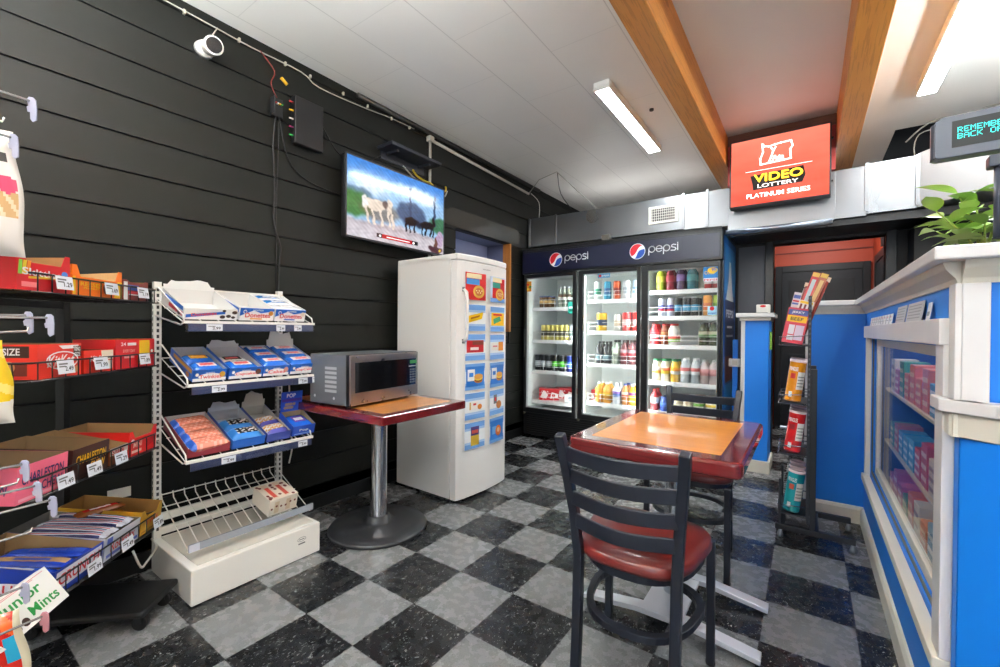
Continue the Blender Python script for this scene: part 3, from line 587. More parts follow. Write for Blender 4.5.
m.box(-0.59, -0.575, KY+0.10, 3.77, 0.275, 1.785, KW).box(0.08, 0.095, KY+0.10, 3.77, 0.275, 1.785, KW)
m.build('interior', K)
LED = mat('#eef7f5', 0.5, emit=24.0)
for (a, b) in GLS:
    MB().box(a-0.016, a-0.004, KY+0.062, KY+0.075, 0.32, 1.74, LED).build('light_strip', K); MB().box(b+0.006, b+0.018, KY+0.062, KY+0.075, 0.32, 1.74, LED).build('light_strip', K)
m = MB().box(KX0+0.01, KX1-0.01, KY+0.02, KY+0.06, 0.03, 0.27, KB)
for i in range(9): m.box(KX0+0.06, KX1-0.06, KY+0.008, KY+0.02, 0.055+i*0.022, 0.066+i*0.022, DBLACK)
m.build('grille', K)
hd = MB().box(KX0, KX1, KY-0.02, KY+0.06, 1.775, 2.02, KB).box(KX0+0.015, KX1-0.018, KY-0.026, KY-0.02, 1.792, 2.0, NAVY).build('header', K, bevel=0.003)
m = MB().box(KX0+.01, KX1-.01, KY-0.02, 3.83, 2.02, 2.05, DBLACK).build('top_cover', K)
F = Fr((0, KY-0.027, 0), (1, 0, 0), (0, 0, 1))
PW = mat('#f2f4f8', 0.35); PR = mat('#d8202c', 0.3); PB = mat('#1c4fb0', 0.3)
def pepsi_globe(m, F, cx, cz, r, l=0.0006):
    m.disc2(F, cx, cz, r, r, PW, l, 28); r2 = r*0.93
    def wave(k): return lambda x: k[0]+k[1]*x+k[2]*x*x
    # tilted white band between the red top and the blue bottom
    a = R(-38) ; 
    up = [(-0.93+1.86*i/14, 0) for i in range(15)]
    def rot(x, y): return (cx+r2*(x*math.cos(-a)-y*math.sin(-a)), cz+r2*(x*math.sin(-a)+y*math.cos(-a)))
    red = []; 
    for i in range(15):
        x = -1+2*i/14; lim = math.sqrt(max(1-x*x, 0)); y = 0.05+0.20*math.sin(x*2.6+0.2); red.append((x, max(-lim, min(lim, y+0.02))))
    top = [(math.cos(t_), math.sin(t_)) for t_ in [PI*i/16 for i in range(1, 16)]]
    def strip(lo, hi, mt):
        for i in range(14):
            x0 = -1+2*i/14; x1 = -1+2*(i+1)/14
            m.poly2(F, [rot(x0, lo(x0)), rot(x1, lo(x1)), rot(x1, hi(x1)), rot(x0, hi(x0))], mt, l+0.0005)
    L = lambda x: math.sqrt(max(1-x*x, 0)); cl = lambda x, y: max(-L(x), min(L(x), y))
    strip(lambda x: cl(x, 0.10+0.17*math.sin(x*2.6)), lambda x: L(x), PR)
    strip(lambda x: -L(x), lambda x: cl(x, -0.34+0.22*math.sin(x*2.8+0.9)), PB)
def ring(m, F, cx, cz, rx, rz, w_, mt, a0=0, a1=2*PI, n=20, l=0.0008):
    stroke(m, F, [(cx+rx*math.cos(a0+(a1-a0)*i/n), cz+rz*math.sin(a0+(a1-a0)*i/n)) for i in range(n+1)], w_, mt, l)
def pepsi_word(m, F, x, z, h, mt):   # thin rounded lowercase letters
    r = h*0.5; w_ = h*0.17; adv = h*1.22
    def p(x0): ring(m, F, x0+r, z, r, r, w_, mt); stroke(m, F, [(x0, z), (x0, z-h*0.95)], w_, mt)
    p(x); ring(m, F, x+adv+r, z, r, r, w_, mt, 0, 1.78*PI); stroke(m, F, [(x+adv, z), (x+adv+2*r, z)], w_, mt); p(x+2*adv)
    xs = x+3*adv; stroke(m, F, [(xs+1.5*r, z+r*0.8), (xs+r*.7, z+r), (xs+r*.15, z+r*.7), (xs+r*.2, z+r*.2), (xs+1.3*r, z-r*.15), (xs+1.55*r, z-r*.55), (xs+1.2*r, z-r), (xs, z-r*.95)], w_, mt)
    stroke(m, F, [(xs+2.1*r, z-r), (xs+2.1*r, z+r*1.0)], w_, mt); m.disc2(F, xs+2.1*r, z+r*1.45, w_*0.6, w_*0.6, mt, 0.0008, 8)
for cx, cz in ((-0.785, 1.902), (0.062, 1.905)):
    mm = MB(); pepsi_globe(mm, F, cx, cz, 0.073); mm.build('round_logo', hd)
    mm = MB(); pepsi_word(mm, F, cx+0.105, cz+0.006, 0.053, PW); mm.build('word_logo', hd)
tag(MB().box(-0.30, -0.225, KY+0.0, KY+0.07, 2.051, 2.105, mat('#57534c', 0.5)).build('corner_bracket', bevel=0.003), 'small grey-brown bracket standing on top of the drink cooler', 'bracket')
# printed banner down the right side
F2 = Fr((KX1+0.001, KY+0.06, 0), (0, 1, 0), (0, 0, 1)); m = MB(); LB = mat('#2f8fd4', 0.35)
m.rect2(F2, 0.0, 0.72, 0.45, 1.99, mat('#1a5fae', 0.35)).rect2(F2, 0.06, 0.66, 1.50, 1.93, LB, 0.0008).poly2(F2, [(0.12, 1.45), (0.58, 1.45), (0.46, 1.62), (0.40, 1.80), (0.30, 1.80), (0.26, 1.62)], mat('#dfe7ee', 0.4), 0.0012)
m.rect2(F2, 0.08, 0.64, 0.95, 1.45, mat('#1b2350', 0.35), 0.0012).text2(F2, 'PEPSI', 0.36, 1.33, 0.42, 0.07, PW, 0.0018).rect2(F2, 0.2, 0.5, 1.2, 1.22, PW, 0.0016).rect2(F2, 0.16, 0.56, 1.12, 1.14, PW, 0.0016).rect2(F2, 0.1, 0.62, 0.72, 0.95, mat('#8a4a3a', 0.4), 0.0012).rect2(F2, 0.1, 0.6, 0.5, 0.7, mat('#3aa0d8', 0.4), 0.0012)
m.build('side_banner', K)
# doors
for i, ((a, b), (ga, gb)) in enumerate(zip(SEAMS, GLS)):
    zb, zt = 0.275, 1.770; gz0, gz1 = 0.325, 1.735 if i < 2 else 1.725
    d = MB().box(a, ga, KY, KY+0.045, zb, zt, KB).box(gb, b, KY, KY+0.045, zb, zt, KB).box(ga, gb, KY, KY+0.045, zb, gz0, KB).box(ga, gb, KY, KY+0.045, gz1, zt, KB).build('door', K, bevel=0.003)
    MB().box(ga, gb, KY+0.018, KY+0.024, gz0, gz1, PANE).build('pane', d)
    IF = mat('#c9ced0', 0.4)
    MB().box(ga, ga+0.008, KY+0.026, KY+0.044, gz0, gz1, IF).box(gb-0.008, gb, KY+0.026, KY+0.044, gz0, gz1, IF).box(ga+.008, gb-.008, KY+0.026, KY+0.044, gz0, gz0+0.008, IF).box(ga+.008, gb-.008, KY+0.026, KY+0.044, gz1-0.008, gz1, IF).build('gasket', d)
    hx = a+0.018 if i != 1 else a+0.022
    MB().box(hx-0.008, hx+0.008, KY-0.012, KY, 0.88, 1.18, mat('#2a2c31', 0.3)).build('handle', d, bevel=0.004)
    MB().box(a+0.005, a+0.02, KY-0.008, KY+0.02, 0.255, 0.274, mat('#5a5646', .4)).build('hinge', d)
# stickers on the door glass
FG = Fr((0, KY+0.0175, 0), (1, 0, 0), (0, 0, 1))
m = MB().rect2(FG, -1.163, -1.105, 1.59, 1.70, mat('#e0902c', .4)).disc2(FG, -1.15, 1.665, .015, .012, mat('#d83024', .4), .001).disc2(FG, -1.12, 1.64, .015, .012, mat('#3a8a3c', .4), .001).disc2(FG, -1.148, 1.615, .013, .012, mat('#f2d850', .4), .001); tag(m.build('door_sticker'), 'small orange fruit sticker at the top left of the left cooler door', 'sticker')
m = MB().rect2(FG, -0.34, -0.215, 1.685, 1.73, mat('#6fb6dc', .4)).disc2(FG, -0.318, 1.708, .014, .014, PR, .001).text2(FG, 'pepsi', -0.262, 1.708, .07, .022, PW, .001); tag(m.build('door_sticker'), 'pale blue pepsi sticker at the top of the middle cooler door', 'sticker')
m = MB().rect2(FG, 0.618, 0.731, 1.60, 1.72, mat('#1f7ec8', .4)).rect2(FG, 0.618, 0.731, 1.595, 1.625, mat('#e8e8ee', .4), .001).disc2(FG, 0.69, 1.69, .04, .026, YEL, .001).text2(FG, 'COLD', 0.668, 1.672, .08, .03, YEL, .0014).text2(FG, 'PEPSI', 0.675, 1.61, .10, .016, RED, .0014).text2(FG, '99', 0.70, 1.695, .035, .03, BLUE, .0016); tag(m.build('door_sticker'), 'blue and yellow price sticker at the top right of the right cooler door', 'sticker')
m = MB().rect2(FG, 0.655, 0.728, 1.31, 1.385, mat('#9fd0e8', .4)).disc2(FG, 0.69, 1.365, .018, .018, PR, .001).text2(FG, 'pepsi', 0.692, 1.325, .06, .018, PB, .001); tag(m.build('door_sticker'), 'small pale pepsi sticker halfway down the right cooler door', 'sticker')
# shelves
SHELF = {0: [1.415, 1.06, 0.725, 0.395], 1: [1.48, 1.165, 0.835, 0.440], 2: [1.545, 1.305, 1.04, 0.70, 0.42]}
SX = {0: (-1.15, -0.60), 1: (-0.49, 0.065), 2: (0.11, 0.725)}
WR = mat('#eef0ef', 0.35)
for d in range(3):
    for z in SHELF[d]:
        sh = MB().box(SX[d][0], SX[d][1], KY+0.13, 3.70, z-0.012, z, WR).box(SX[d][0], SX[d][1], KY+0.12, KY+0.13, z-0.035, z+0.004, WR).build('shelf', K)
        if d < 2 or z in (1.305, 1.04):
            mm = MB()
            for dz in (0.045, 0.085): mm.tube([(SX[d][0], KY+0.123, z+dz), (SX[d][1], KY+0.123, z+dz)], 0.0022, WR, 5)
            for q in range(5): x = SX[d][0]+0.01+(SX[d][1]-SX[d][0]-0.02)*q/4; mm.tube([(x, KY+0.123, z), (x, KY+0.123, z+0.085)], 0.0022, WR, 5)
            mm.build('wire_rail', sh)

# drinks
def can_proto(name, lab, grp, body, band, top='#c9ccd0', r=0.031, h=0.122, cat='drink can', stripe=None):
    t = thing(name, lab, cat, (0, 0, 0), 0, grp); B = mat(body, 0.28, 0.3); Bd = mat(band, 0.3); st = mat(stripe or band, 0.3)
    MB().lathe([(0.0, 0), (r*.82, 0.0), (r, 0.008), (r, h*0.30), (r, h*0.42), (r, h*0.62), (r, h*0.72), (r, h-0.012), (r*.85, h-0.002)], B, 16, bands={3: st, 4: Bd}).build('can_body', t)
    MB().lathe([(r*.85, h-0.002), (r*.86, h), (r*.80, h), (r*.78, h-0.003), (0, h-0.003)], mat(top, 0.3, 0.8), 16).build('can_lid', t); return t
def bottle_proto(name, lab, grp, liquid, label, cap, r=0.034, h=0.21, neck=0.013, label2=None, lz=(0.35, 0.62), cat='drink bottle', glassy=False, shoulder=0.70):
    t = thing(name, lab, cat, (0, 0, 0), 0, grp); L_ = mat(liquid, 0.12, coat=0.5); A = mat(label, 0.4); B = mat(label2 or label, 0.4)
    zz = [0, 0.006, h*lz[0], h*(lz[0]+lz[1])/2, h*lz[1], h*shoulder, h*0.88, h*0.92]
    MB().lathe([(0, 0), (r*.85, 0), (r, zz[1]+.004), (r, zz[2]), (r*1.01, zz[2]), (r*1.01, zz[3]), (r*1.01, zz[4]), (r, zz[4]), (r*0.98, zz[5]), (neck*1.1, zz[6]), (neck, zz[7])], L_, 16, bands={4: A, 5: B}).build('bottle_body', t)
    MB().lathe([(neck*1.15, h*0.91), (neck*1.15, h), (0, h)], mat(cap, 0.4), 14).build('bottle_cap', t); return t
def place_row(proto, d, si, xs, y=0.165, dz=0.0, jitter=0.003):
    z = SHELF[d][si]
    for i, x in enumerate(xs):
        o = proto if i == 0 else copy_tree(proto); o.location = (x, KY+y+rnd.uniform(-jitter, jitter), z+0.001+dz); o.rotation_euler.z = rnd.uniform(0, 6)
DN = ['left', 'middle', 'right']; SN = ['top', 'second', 'third', 'bottom']
def G_(what, d, si): return '%s on the %s shelf of the %s cooler door' % (what, (['top', 'second', 'third', 'fourth', 'bottom'][si] if d == 2 else SN[si]), DN[d])
def xr(a, b, n): return [a+(b-a)*i/(max(n-1, 1)) for i in range(n)]
DR = [  # (maker, door, shelf, xs, what, args)
 ('b', 0, 0, xr(-1.06, -0.96, 3), 'short brown jar with a dark lid', dict(liquid='#7a5a36', label='#d8b070', cap='#2b4a8a', r=0.021, h=0.115, neck=0.018)),
 ('b', 0, 0, xr(-0.83, -0.73, 3), 'slim clear bottle with a silver cap', dict(liquid='#8f9a8c', label='#e8e8e0', cap='#b8bcc0', r=0.022, h=0.20, label2='#5a4a3a')),
 ('c', 0, 1, xr(-1.03, -0.75, 6), 'yellow and black energy drink can', dict(body='#cfc46a', band='#4a4a3a', h=0.15, r=0.026)),
 ('c', 0, 1, xr(-0.69, -0.63, 2), 'pale silver energy drink can', dict(body='#c9d0d2', band='#8aa09a', h=0.15, r=0.026)),
 ('c', 0, 2, xr(-1.10, -0.96, 3), 'tall black can with a silver top', dict(body='#23262a', band='#c0c4c8', h=0.155)),
 ('c', 0, 2, xr(-0.885, -0.80, 2), 'tall black can with a bright green mark', dict(body='#23262a', band='#5fd23c', h=0.155)),
 ('c', 0, 2, xr(-0.71, -0.635, 2), 'tall deep blue can', dict(body='#20358c', band='#4a70d0', h=0.155)),
 ('c', 1, 0, [-0.40], 'tall green and white can', dict(body='#dfe8e0', band='#2f8f6a', h=0.165, r=0.033)),
 ('c', 1, 0, [-0.295], 'tall teal blue can', dict(body='#2a8fb0', band='#1a5a8c', h=0.165, r=0.033)),
 ('c', 1, 0, [-0.20], 'tall orange and red can', dict(body='#d05a30', band='#8a2a20', h=0.165, r=0.033)),
 ('c', 1, 0, [-0.10], 'tall white can with a grey band', dict(body='#e2e6e8', band='#aab2ba', h=0.165, r=0.033)),
 ('c', 1, 0, [-0.005], 'tall pale blue can', dict(body='#b8cbd8', band='#7a98b4', h=0.165, r=0.033)),
 ('c', 1, 1, [-0.355], 'wide yellow and navy tea can', dict(body='#e0b030', band='#2a3a5a', h=0.165, r=0.048)),
 ('c', 1, 1, [-0.185], 'tall cream coloured can', dict(body='#e4e4dc', band='#c8b8a0', h=0.15, r=0.036)),
 ('c', 1, 1, xr(-0.095, 0.005, 2), 'tall red can with a pale blue band', dict(body='#cf3a38', band='#e0b8b8', h=0.165, r=0.042)),
 ('b', 1, 2, xr(-0.375, -0.295, 2), 'dark iced coffee bottle', dict(liquid='#3c3a3c', label='#6a8a94', cap='#2a2a2c', r=0.036, h=0.20, lz=(0.15, 0.4))),
 ('b', 1, 2, [-0.205], 'pale green bottle with a dark cap', dict(liquid='#9aa898', label='#c9d0c0', cap='#2b2e2c', r=0.036, h=0.215)),
 ('b', 1, 2, xr(-0.12, 0.03, 3), 'dark red tinted bottle with a pink label', dict(liquid='#7a4548', label='#c04a52', cap='#3a2a2a', r=0.036, h=0.215, label2='#a8888c')),
 ('b', 1, 3, xr(-0.37, -0.29, 2), 'yellow labelled orange juice bottle', dict(liquid='#e8a23a', label='#f0c626', cap='#f2f0ea', r=0.040, h=0.185, label2='#e8a020')),
 ('b', 1, 3, [-0.19], 'blue and violet labelled sports drink bottle', dict(liquid='#dfe4ea', label='#4a80c4', cap='#f2f2f2', r=0.038, h=0.185, label2='#7a5aa8')),
 ('b', 1, 3, [-0.105], 'orange labelled bottle with a blue cap', dict(liquid='#e2944a', label='#d8642a', cap='#3a5aa8', r=0.034, h=0.185, label2='#f0d8c0')),
 ('b', 1, 3, [-0.03], 'bright yellow bottle with a purple mark', dict(liquid='#f0b830', label='#e8c818', cap='#e8e8e8', r=0.036, h=0.185, label2='#8a3a7a')),
 ('b', 1, 3, [0.045], 'pink berry juice bottle', dict(liquid='#c85a5a', label='#b03a68', cap='#e8e8e8', r=0.034, h=0.185)),
 ('b', 2, 0, [0.225], 'lime green soda bottle with a blue cap', dict(liquid='#b4c838', label='#d8e050', cap='#2a62b8', r=0.034, h=0.20)),
 ('b', 2, 0, [0.31], 'deep red fruit punch bottle', dict(liquid='#8c2c3a', label='#b43848', cap='#b83038', r=0.034, h=0.20)),
 ('b', 2, 0, [0.405], 'dark purple grape bottle', dict(liquid='#4a3458', label='#7a5aa0', cap='#b03040', r=0.036, h=0.205)),
 ('b', 2, 0, [0.495], 'teal blue sports drink bottle', dict(liquid='#2f7e8a', label='#3aa0a8', cap='#c86a2a', r=0.036, h=0.20)),
 ('c', 2, 0, xr(0.635, 0.70, 2), 'short red can under the price sticker', dict(body='#a82a2c', band='#e0d8d4')),
 ('c', 2, 1, xr(0.235, 0.315, 2), 'slim silver and blue energy can', dict(body='#c2c8d8', band='#2a3f9a', h=0.15, r=0.026, stripe='#c42a3a')),
 ('c', 2, 1, xr(0.385, 0.53, 3), 'black energy drink can with a blue mark', dict(body='#1c2226', band='#3a90b8', h=0.15, r=0.032)),
 ('c', 2, 1, [0.63], 'orange can next to the pepsi sticker', dict(body='#d08a3a', band='#c05a2a', h=0.165, r=0.034)),
 ('c', 2, 1, [0.705], 'lime green can behind the pepsi sticker', dict(body='#a8c448', band='#6a9a34', h=0.165, r=0.03)),
 ('b', 2, 2, [0.175], 'red and white flavoured milk bottle', dict(liquid='#c83a40', label='#f0e8e8', cap='#c02a30', r=0.038, h=0.175, label2='#d04a50', neck=0.02)),
 ('b', 2, 2, [0.265], 'brown chocolate milk bottle', dict(liquid='#8a4a34', label='#a8683c', cap='#b02a30', r=0.034, h=0.175, neck=0.02)),
 ('b', 2, 2, [0.34], 'white milk bottle with a green and red label', dict(liquid='#ece8e0', label='#8cc058', cap='#c02a30', r=0.038, h=0.175, lz=(0.15, 0.45), label2='#e05048', neck=0.02)),
 ('b', 2, 2, xr(0.595, 0.675, 2), 'dark green glass bottle with a black cap', dict(liquid='#39452e', label='#5a8a4c', cap='#1c1c1c', r=0.034, h=0.185, neck=0.02, label2='#b0a890')),
 ('b', 2, 3, [0.195], 'apple juice bottle with a green cap', dict(liquid='#e6d8c0', label='#e8a23a', cap='#1f7a48', r=0.036, h=0.185, neck=0.024, label2='#e8e8e0')),
 ('b', 2, 3, [0.275], 'mixed juice bottle with a green cap', dict(liquid='#e8e0c8', label='#e0c040', cap='#1f7a48', r=0.036, h=0.185, neck=0.024, label2='#d86a3a')),
 ('b', 2, 3, [0.36], 'orange juice bottle with a green cap', dict(liquid='#e8b838', label='#ece8d8', cap='#1f7a48', r=0.036, h=0.185, neck=0.024, label2='#e89020')),
 ('b', 2, 3, xr(0.45, 0.535, 2), 'clear water bottle with a white cap', dict(liquid='#bcc6ca', label='#e4e8ea', cap='#f2f2f2', r=0.037, h=0.20, label2='#c0605c')),
 ('b', 2, 3, xr(0.61, 0.685, 2), 'pale pink water bottle', dict(liquid='#c4b4b4', label='#c88a8a', cap='#9aa09a', r=0.036, h=0.195)),
 ('b', 2, 4, [0.18], 'red sauce bottle behind the far chair', dict(liquid='#a83238', label='#e0dcd8', cap='#b02028', r=0.034, h=0.18)),
 ('b', 2, 4, [0.28], 'squat blue jar behind the far chair', dict(liquid='#2a4a9c', label='#3a62b8', cap='#22408c', r=0.045, h=0.12, neck=0.035)),
 ('b', 2, 4, xr(0.39, 0.47, 2), 'short cream jar behind the far chair', dict(liquid='#d0c4a8', label='#e0d8c0', cap='#3a2c22', r=0.036, h=0.12, neck=0.03)),
 ('b', 2, 4, [0.565], 'jar with a green fruit label behind the far chair', dict(liquid='#c8bfae', label='#e8e4d8', cap='#8a4a3c', r=0.042, h=0.15, neck=0.034, label2='#6aa83a')),
 ('b', 2, 4, [0.67], 'jar with a yellow fruit label behind the far chair', dict(liquid='#d8d0bc', label='#e8e4d8', cap='#e0dcd0', r=0.044, h=0.15, neck=0.034, label2='#e8c838')),
]
for mk, d, si, xs, what, a in DR:
    lab = '%s, %s shelf, %s cooler door' % (what, (['top', 'second', 'third', 'fourth', 'bottom'][si] if d == 2 else SN[si]), DN[d])
    grp = G_(what, d, si) if len(xs) > 1 else 'drinks in the cooler'
    p = (can_proto if mk == 'c' else bottle_proto)('drink_can' if mk == 'c' else 'drink_bottle', lab, grp, **a)
    p.scale = (1.1, 1.1, 1.12)
    place_row(p, d, si, xs)
    if len(xs) > 1 or mk == 'b':   # a second rank stands behind
        z = SHELF[d][si]; lb2 = lab.replace(' behind the far chair', '').replace(', %s shelf' % (['top', 'second', 'third', 'fourth', 'bottom'][si] if d == 2 else SN[si]), ', rear rank, %s shelf' % (['top', 'second', 'third', 'fourth', 'bottom'][si] if d == 2 else SN[si]))
        for x in xs:
            c = copy_tree(p); c.location = (x+0.004, KY+0.165+0.085, z+0.001); c.rotation_euler.z = rnd.uniform(0, 6); c['label'] = lb2
            c['group'] = (grp+', rear rank') if len(xs) > 1 else grp
# teal hanging card and the red cartons behind the left door
t = thing('soda_carton', 'red and white soda carton lying on the bottom shelf behind the left door', 'carton', (-0.965, KY+0.18, SHELF[0][3]+0.001), R(28))
CR_ = mat('#c22028', 0.35); m = MB().box(-0.11, 0.11, 0, 0.13, 0, 0.125, CR_); F = Fr((0, 0, 0), (1, 0, 0), (0, 0, 1))
m.build('carton_body', t, bevel=0.002); m = MB(); Wc = mat('#f0ecea', 0.4)
m.poly2(F, [(-0.10, 0.03), (-0.03, 0.02), (-0.01, 0.06), (-0.06, 0.11)], Wc).poly2(F, [(0.01, 0.02), (0.1, 0.03), (0.1, 0.07), (0.03, 0.09)], Wc).disc2(F, 0.05, 0.055, 0.018, 0.018, CR_, 0.001).text2(F, 'COLA', -0.045, 0.095, 0.08, 0.02, Wc, 0.0008); m.build('carton_print', t)
c = copy_tree(t); c.location = (-0.84, KY+0.34, SHELF[0][3]+0.001); c['label'] = 'red and white soda carton standing further back on the bottom left cooler shelf'
c = copy_tree(t); c.location = (-0.64, KY+0.42, SHELF[0][3]+0.001); c.rotation_euler.z = R(5); c['label'] = 'red soda carton at the far right of the bottom left cooler shelf'
t = thing('water_pack', 'white wrapped drink pack beside the red carton in the left cooler', 'drink pack', (-0.69, KY+0.165, SHELF[0][3]+0.001)); m = MB().box(-0.085, 0.07, 0, 0.12, 0, 0.085, mat('#dfe3e6', 0.3)); m.build('pack_body', t, bevel=0.01)
m = MB().disc2(F, -0.01, 0.045, 0.026, 0.022, mat('#a8b4bc', 0.4)); m.build('pack_print', t)
tag(MB().box(-0.71, -0.615, KY+0.115, KY+0.120, 1.345, 1.47, mat('#2fa08c', 0.4)).box(-0.70, -0.625, KY+0.112, KY+0.115, 1.40, 1.42, mat('#d8ece4', .4)).box(-0.69, -0.635, KY+0.112, KY+0.115, 1.37, 1.39, mat('#1a6a5a', .4)).build('hanging_card'), 'teal promotional card on the top wire rail in the left cooler', 'card')

# ------------------------------------------------------------------ white freezer
FW = mat('#e3e2de', 0.35); FW2 = mat('#ecebe8', 0.3)
t = thing('upright_freezer', 'tall white upright freezer with a curved door and food pictures', 'freezer', (-0.553, 1.203, 0), R(88.5)); FRZ = t
FWd, FD, FH = 0.560, 0.600, 1.68
MB().box(0, FWd, 0.058, FD, 0.018, FH-0.02, FW).build('body', t, bevel=0.006)
def door_prof(n=10, ex=0.0): return [(ex+(FWd-2*ex)*i/n, -0.028*math.sin(PI*i/n)**0.7+0.002+(0.0)) for i in range(n+1)]
dp = door_prof(14)
m = MB().prism(dp+[(FWd, 0.052), (0, 0.052)], 'z', 0.018, FH-0.045, FW2); dr = m.build('door', t, bevel=0.004)
MB().prism([(x, y-0.003) for x, y in dp]+[(FWd, FD), (0, FD)], 'z', FH-0.043, FH, FW2).build('top_panel', t, bevel=0.008)
MB().box(0.02, FWd-0.02, 0.02, FD-.02, 0.010, 0.018, mat('#2a2a2a', 0.6)).build('kick_plate', t)
for x in (0.05, FWd-0.05):
    for y in (0.06, FD-0.06): MB().lathe([(0.018, 0), (0.018, 0.010), (0.01, 0.010), (0.01, 0.018)], BLACK, 12, M=TM((x, y, 0))).build('foot', t)
MB().tube([(0.055, -0.012, 1.44), (0.055, -0.040, 1.42), (0.055, -0.046, 1.36), (0.055, -0.046, 1.17), (0.055, -0.040, 1.11), (0.055, -0.012, 1.09)], 0.011, FW2, 10).build('handle', dr)
MB().box(0.045, 0.065, -0.02, 0.0, 1.425, 1.455, mat('#8c8f94', .3, .8)).box(0.045, 0.065, -0.02, 0.0, 1.075, 1.105, mat('#8c8f94', .3, .8)).build('handle_clip', dr)
m = MB(); 
F = Fr((0.28, -0.0285, FH-0.085), (1, 0, 0), (0, 0, 1)); m.text2(F, 'FROZEN', 0, 0, 0.085, 0.008, mat('#8a8a8a', .4)); m.build('maker_plate', dr)
def surf(x): return -0.028*math.sin(PI*min(max(x/FWd, 0.001), 0.999))**0.7+0.002
# printed food cards fixed to the door
CB = mat('#6fa0dc', 0.35); CB2 = mat('#a9c8ec', 0.35); CW = mat('#f0f2f4', 0.35); CBL = mat('#2f78cc', .35)
cards = [
 (0, 0, 'food card with a red pizza pocket box, upper left of the freezer door', 'pizza'), (1, 0, 'food card with a red box and teal band, upper right of the freezer door', 'pizza2'),
 (0, 1, 'food card with a yellow wrapped snack, second row left on the freezer', 'bar'), (1, 1, 'food card with a yellow and green snack bag, second row right on the freezer', 'bag'),
 (0, 2, 'food card with a dark red packet, third row left on the freezer', 'redpack'), (1, 2, 'food card with a cream and orange carton, third row right on the freezer', 'cream'),
 (0, 3, 'blue food card with a burger, fourth row left on the freezer', 'burger'), (1, 3, 'blue food card with a round sandwich, fourth row right on the freezer', 'burger2'),
 (0, 4, 'food card with a small sandwich carton, fifth row left on the freezer', 'carton'), (1, 4, 'food card with a dark wrapper and sandwich, fifth row right on the freezer', 'wrap'),
 (0, 5, 'food card with a tall purple and yellow bag, bottom row left on the freezer', 'tall'), (1, 5, 'bright blue food card with an orange snack, bottom row right on the freezer', 'blue')]
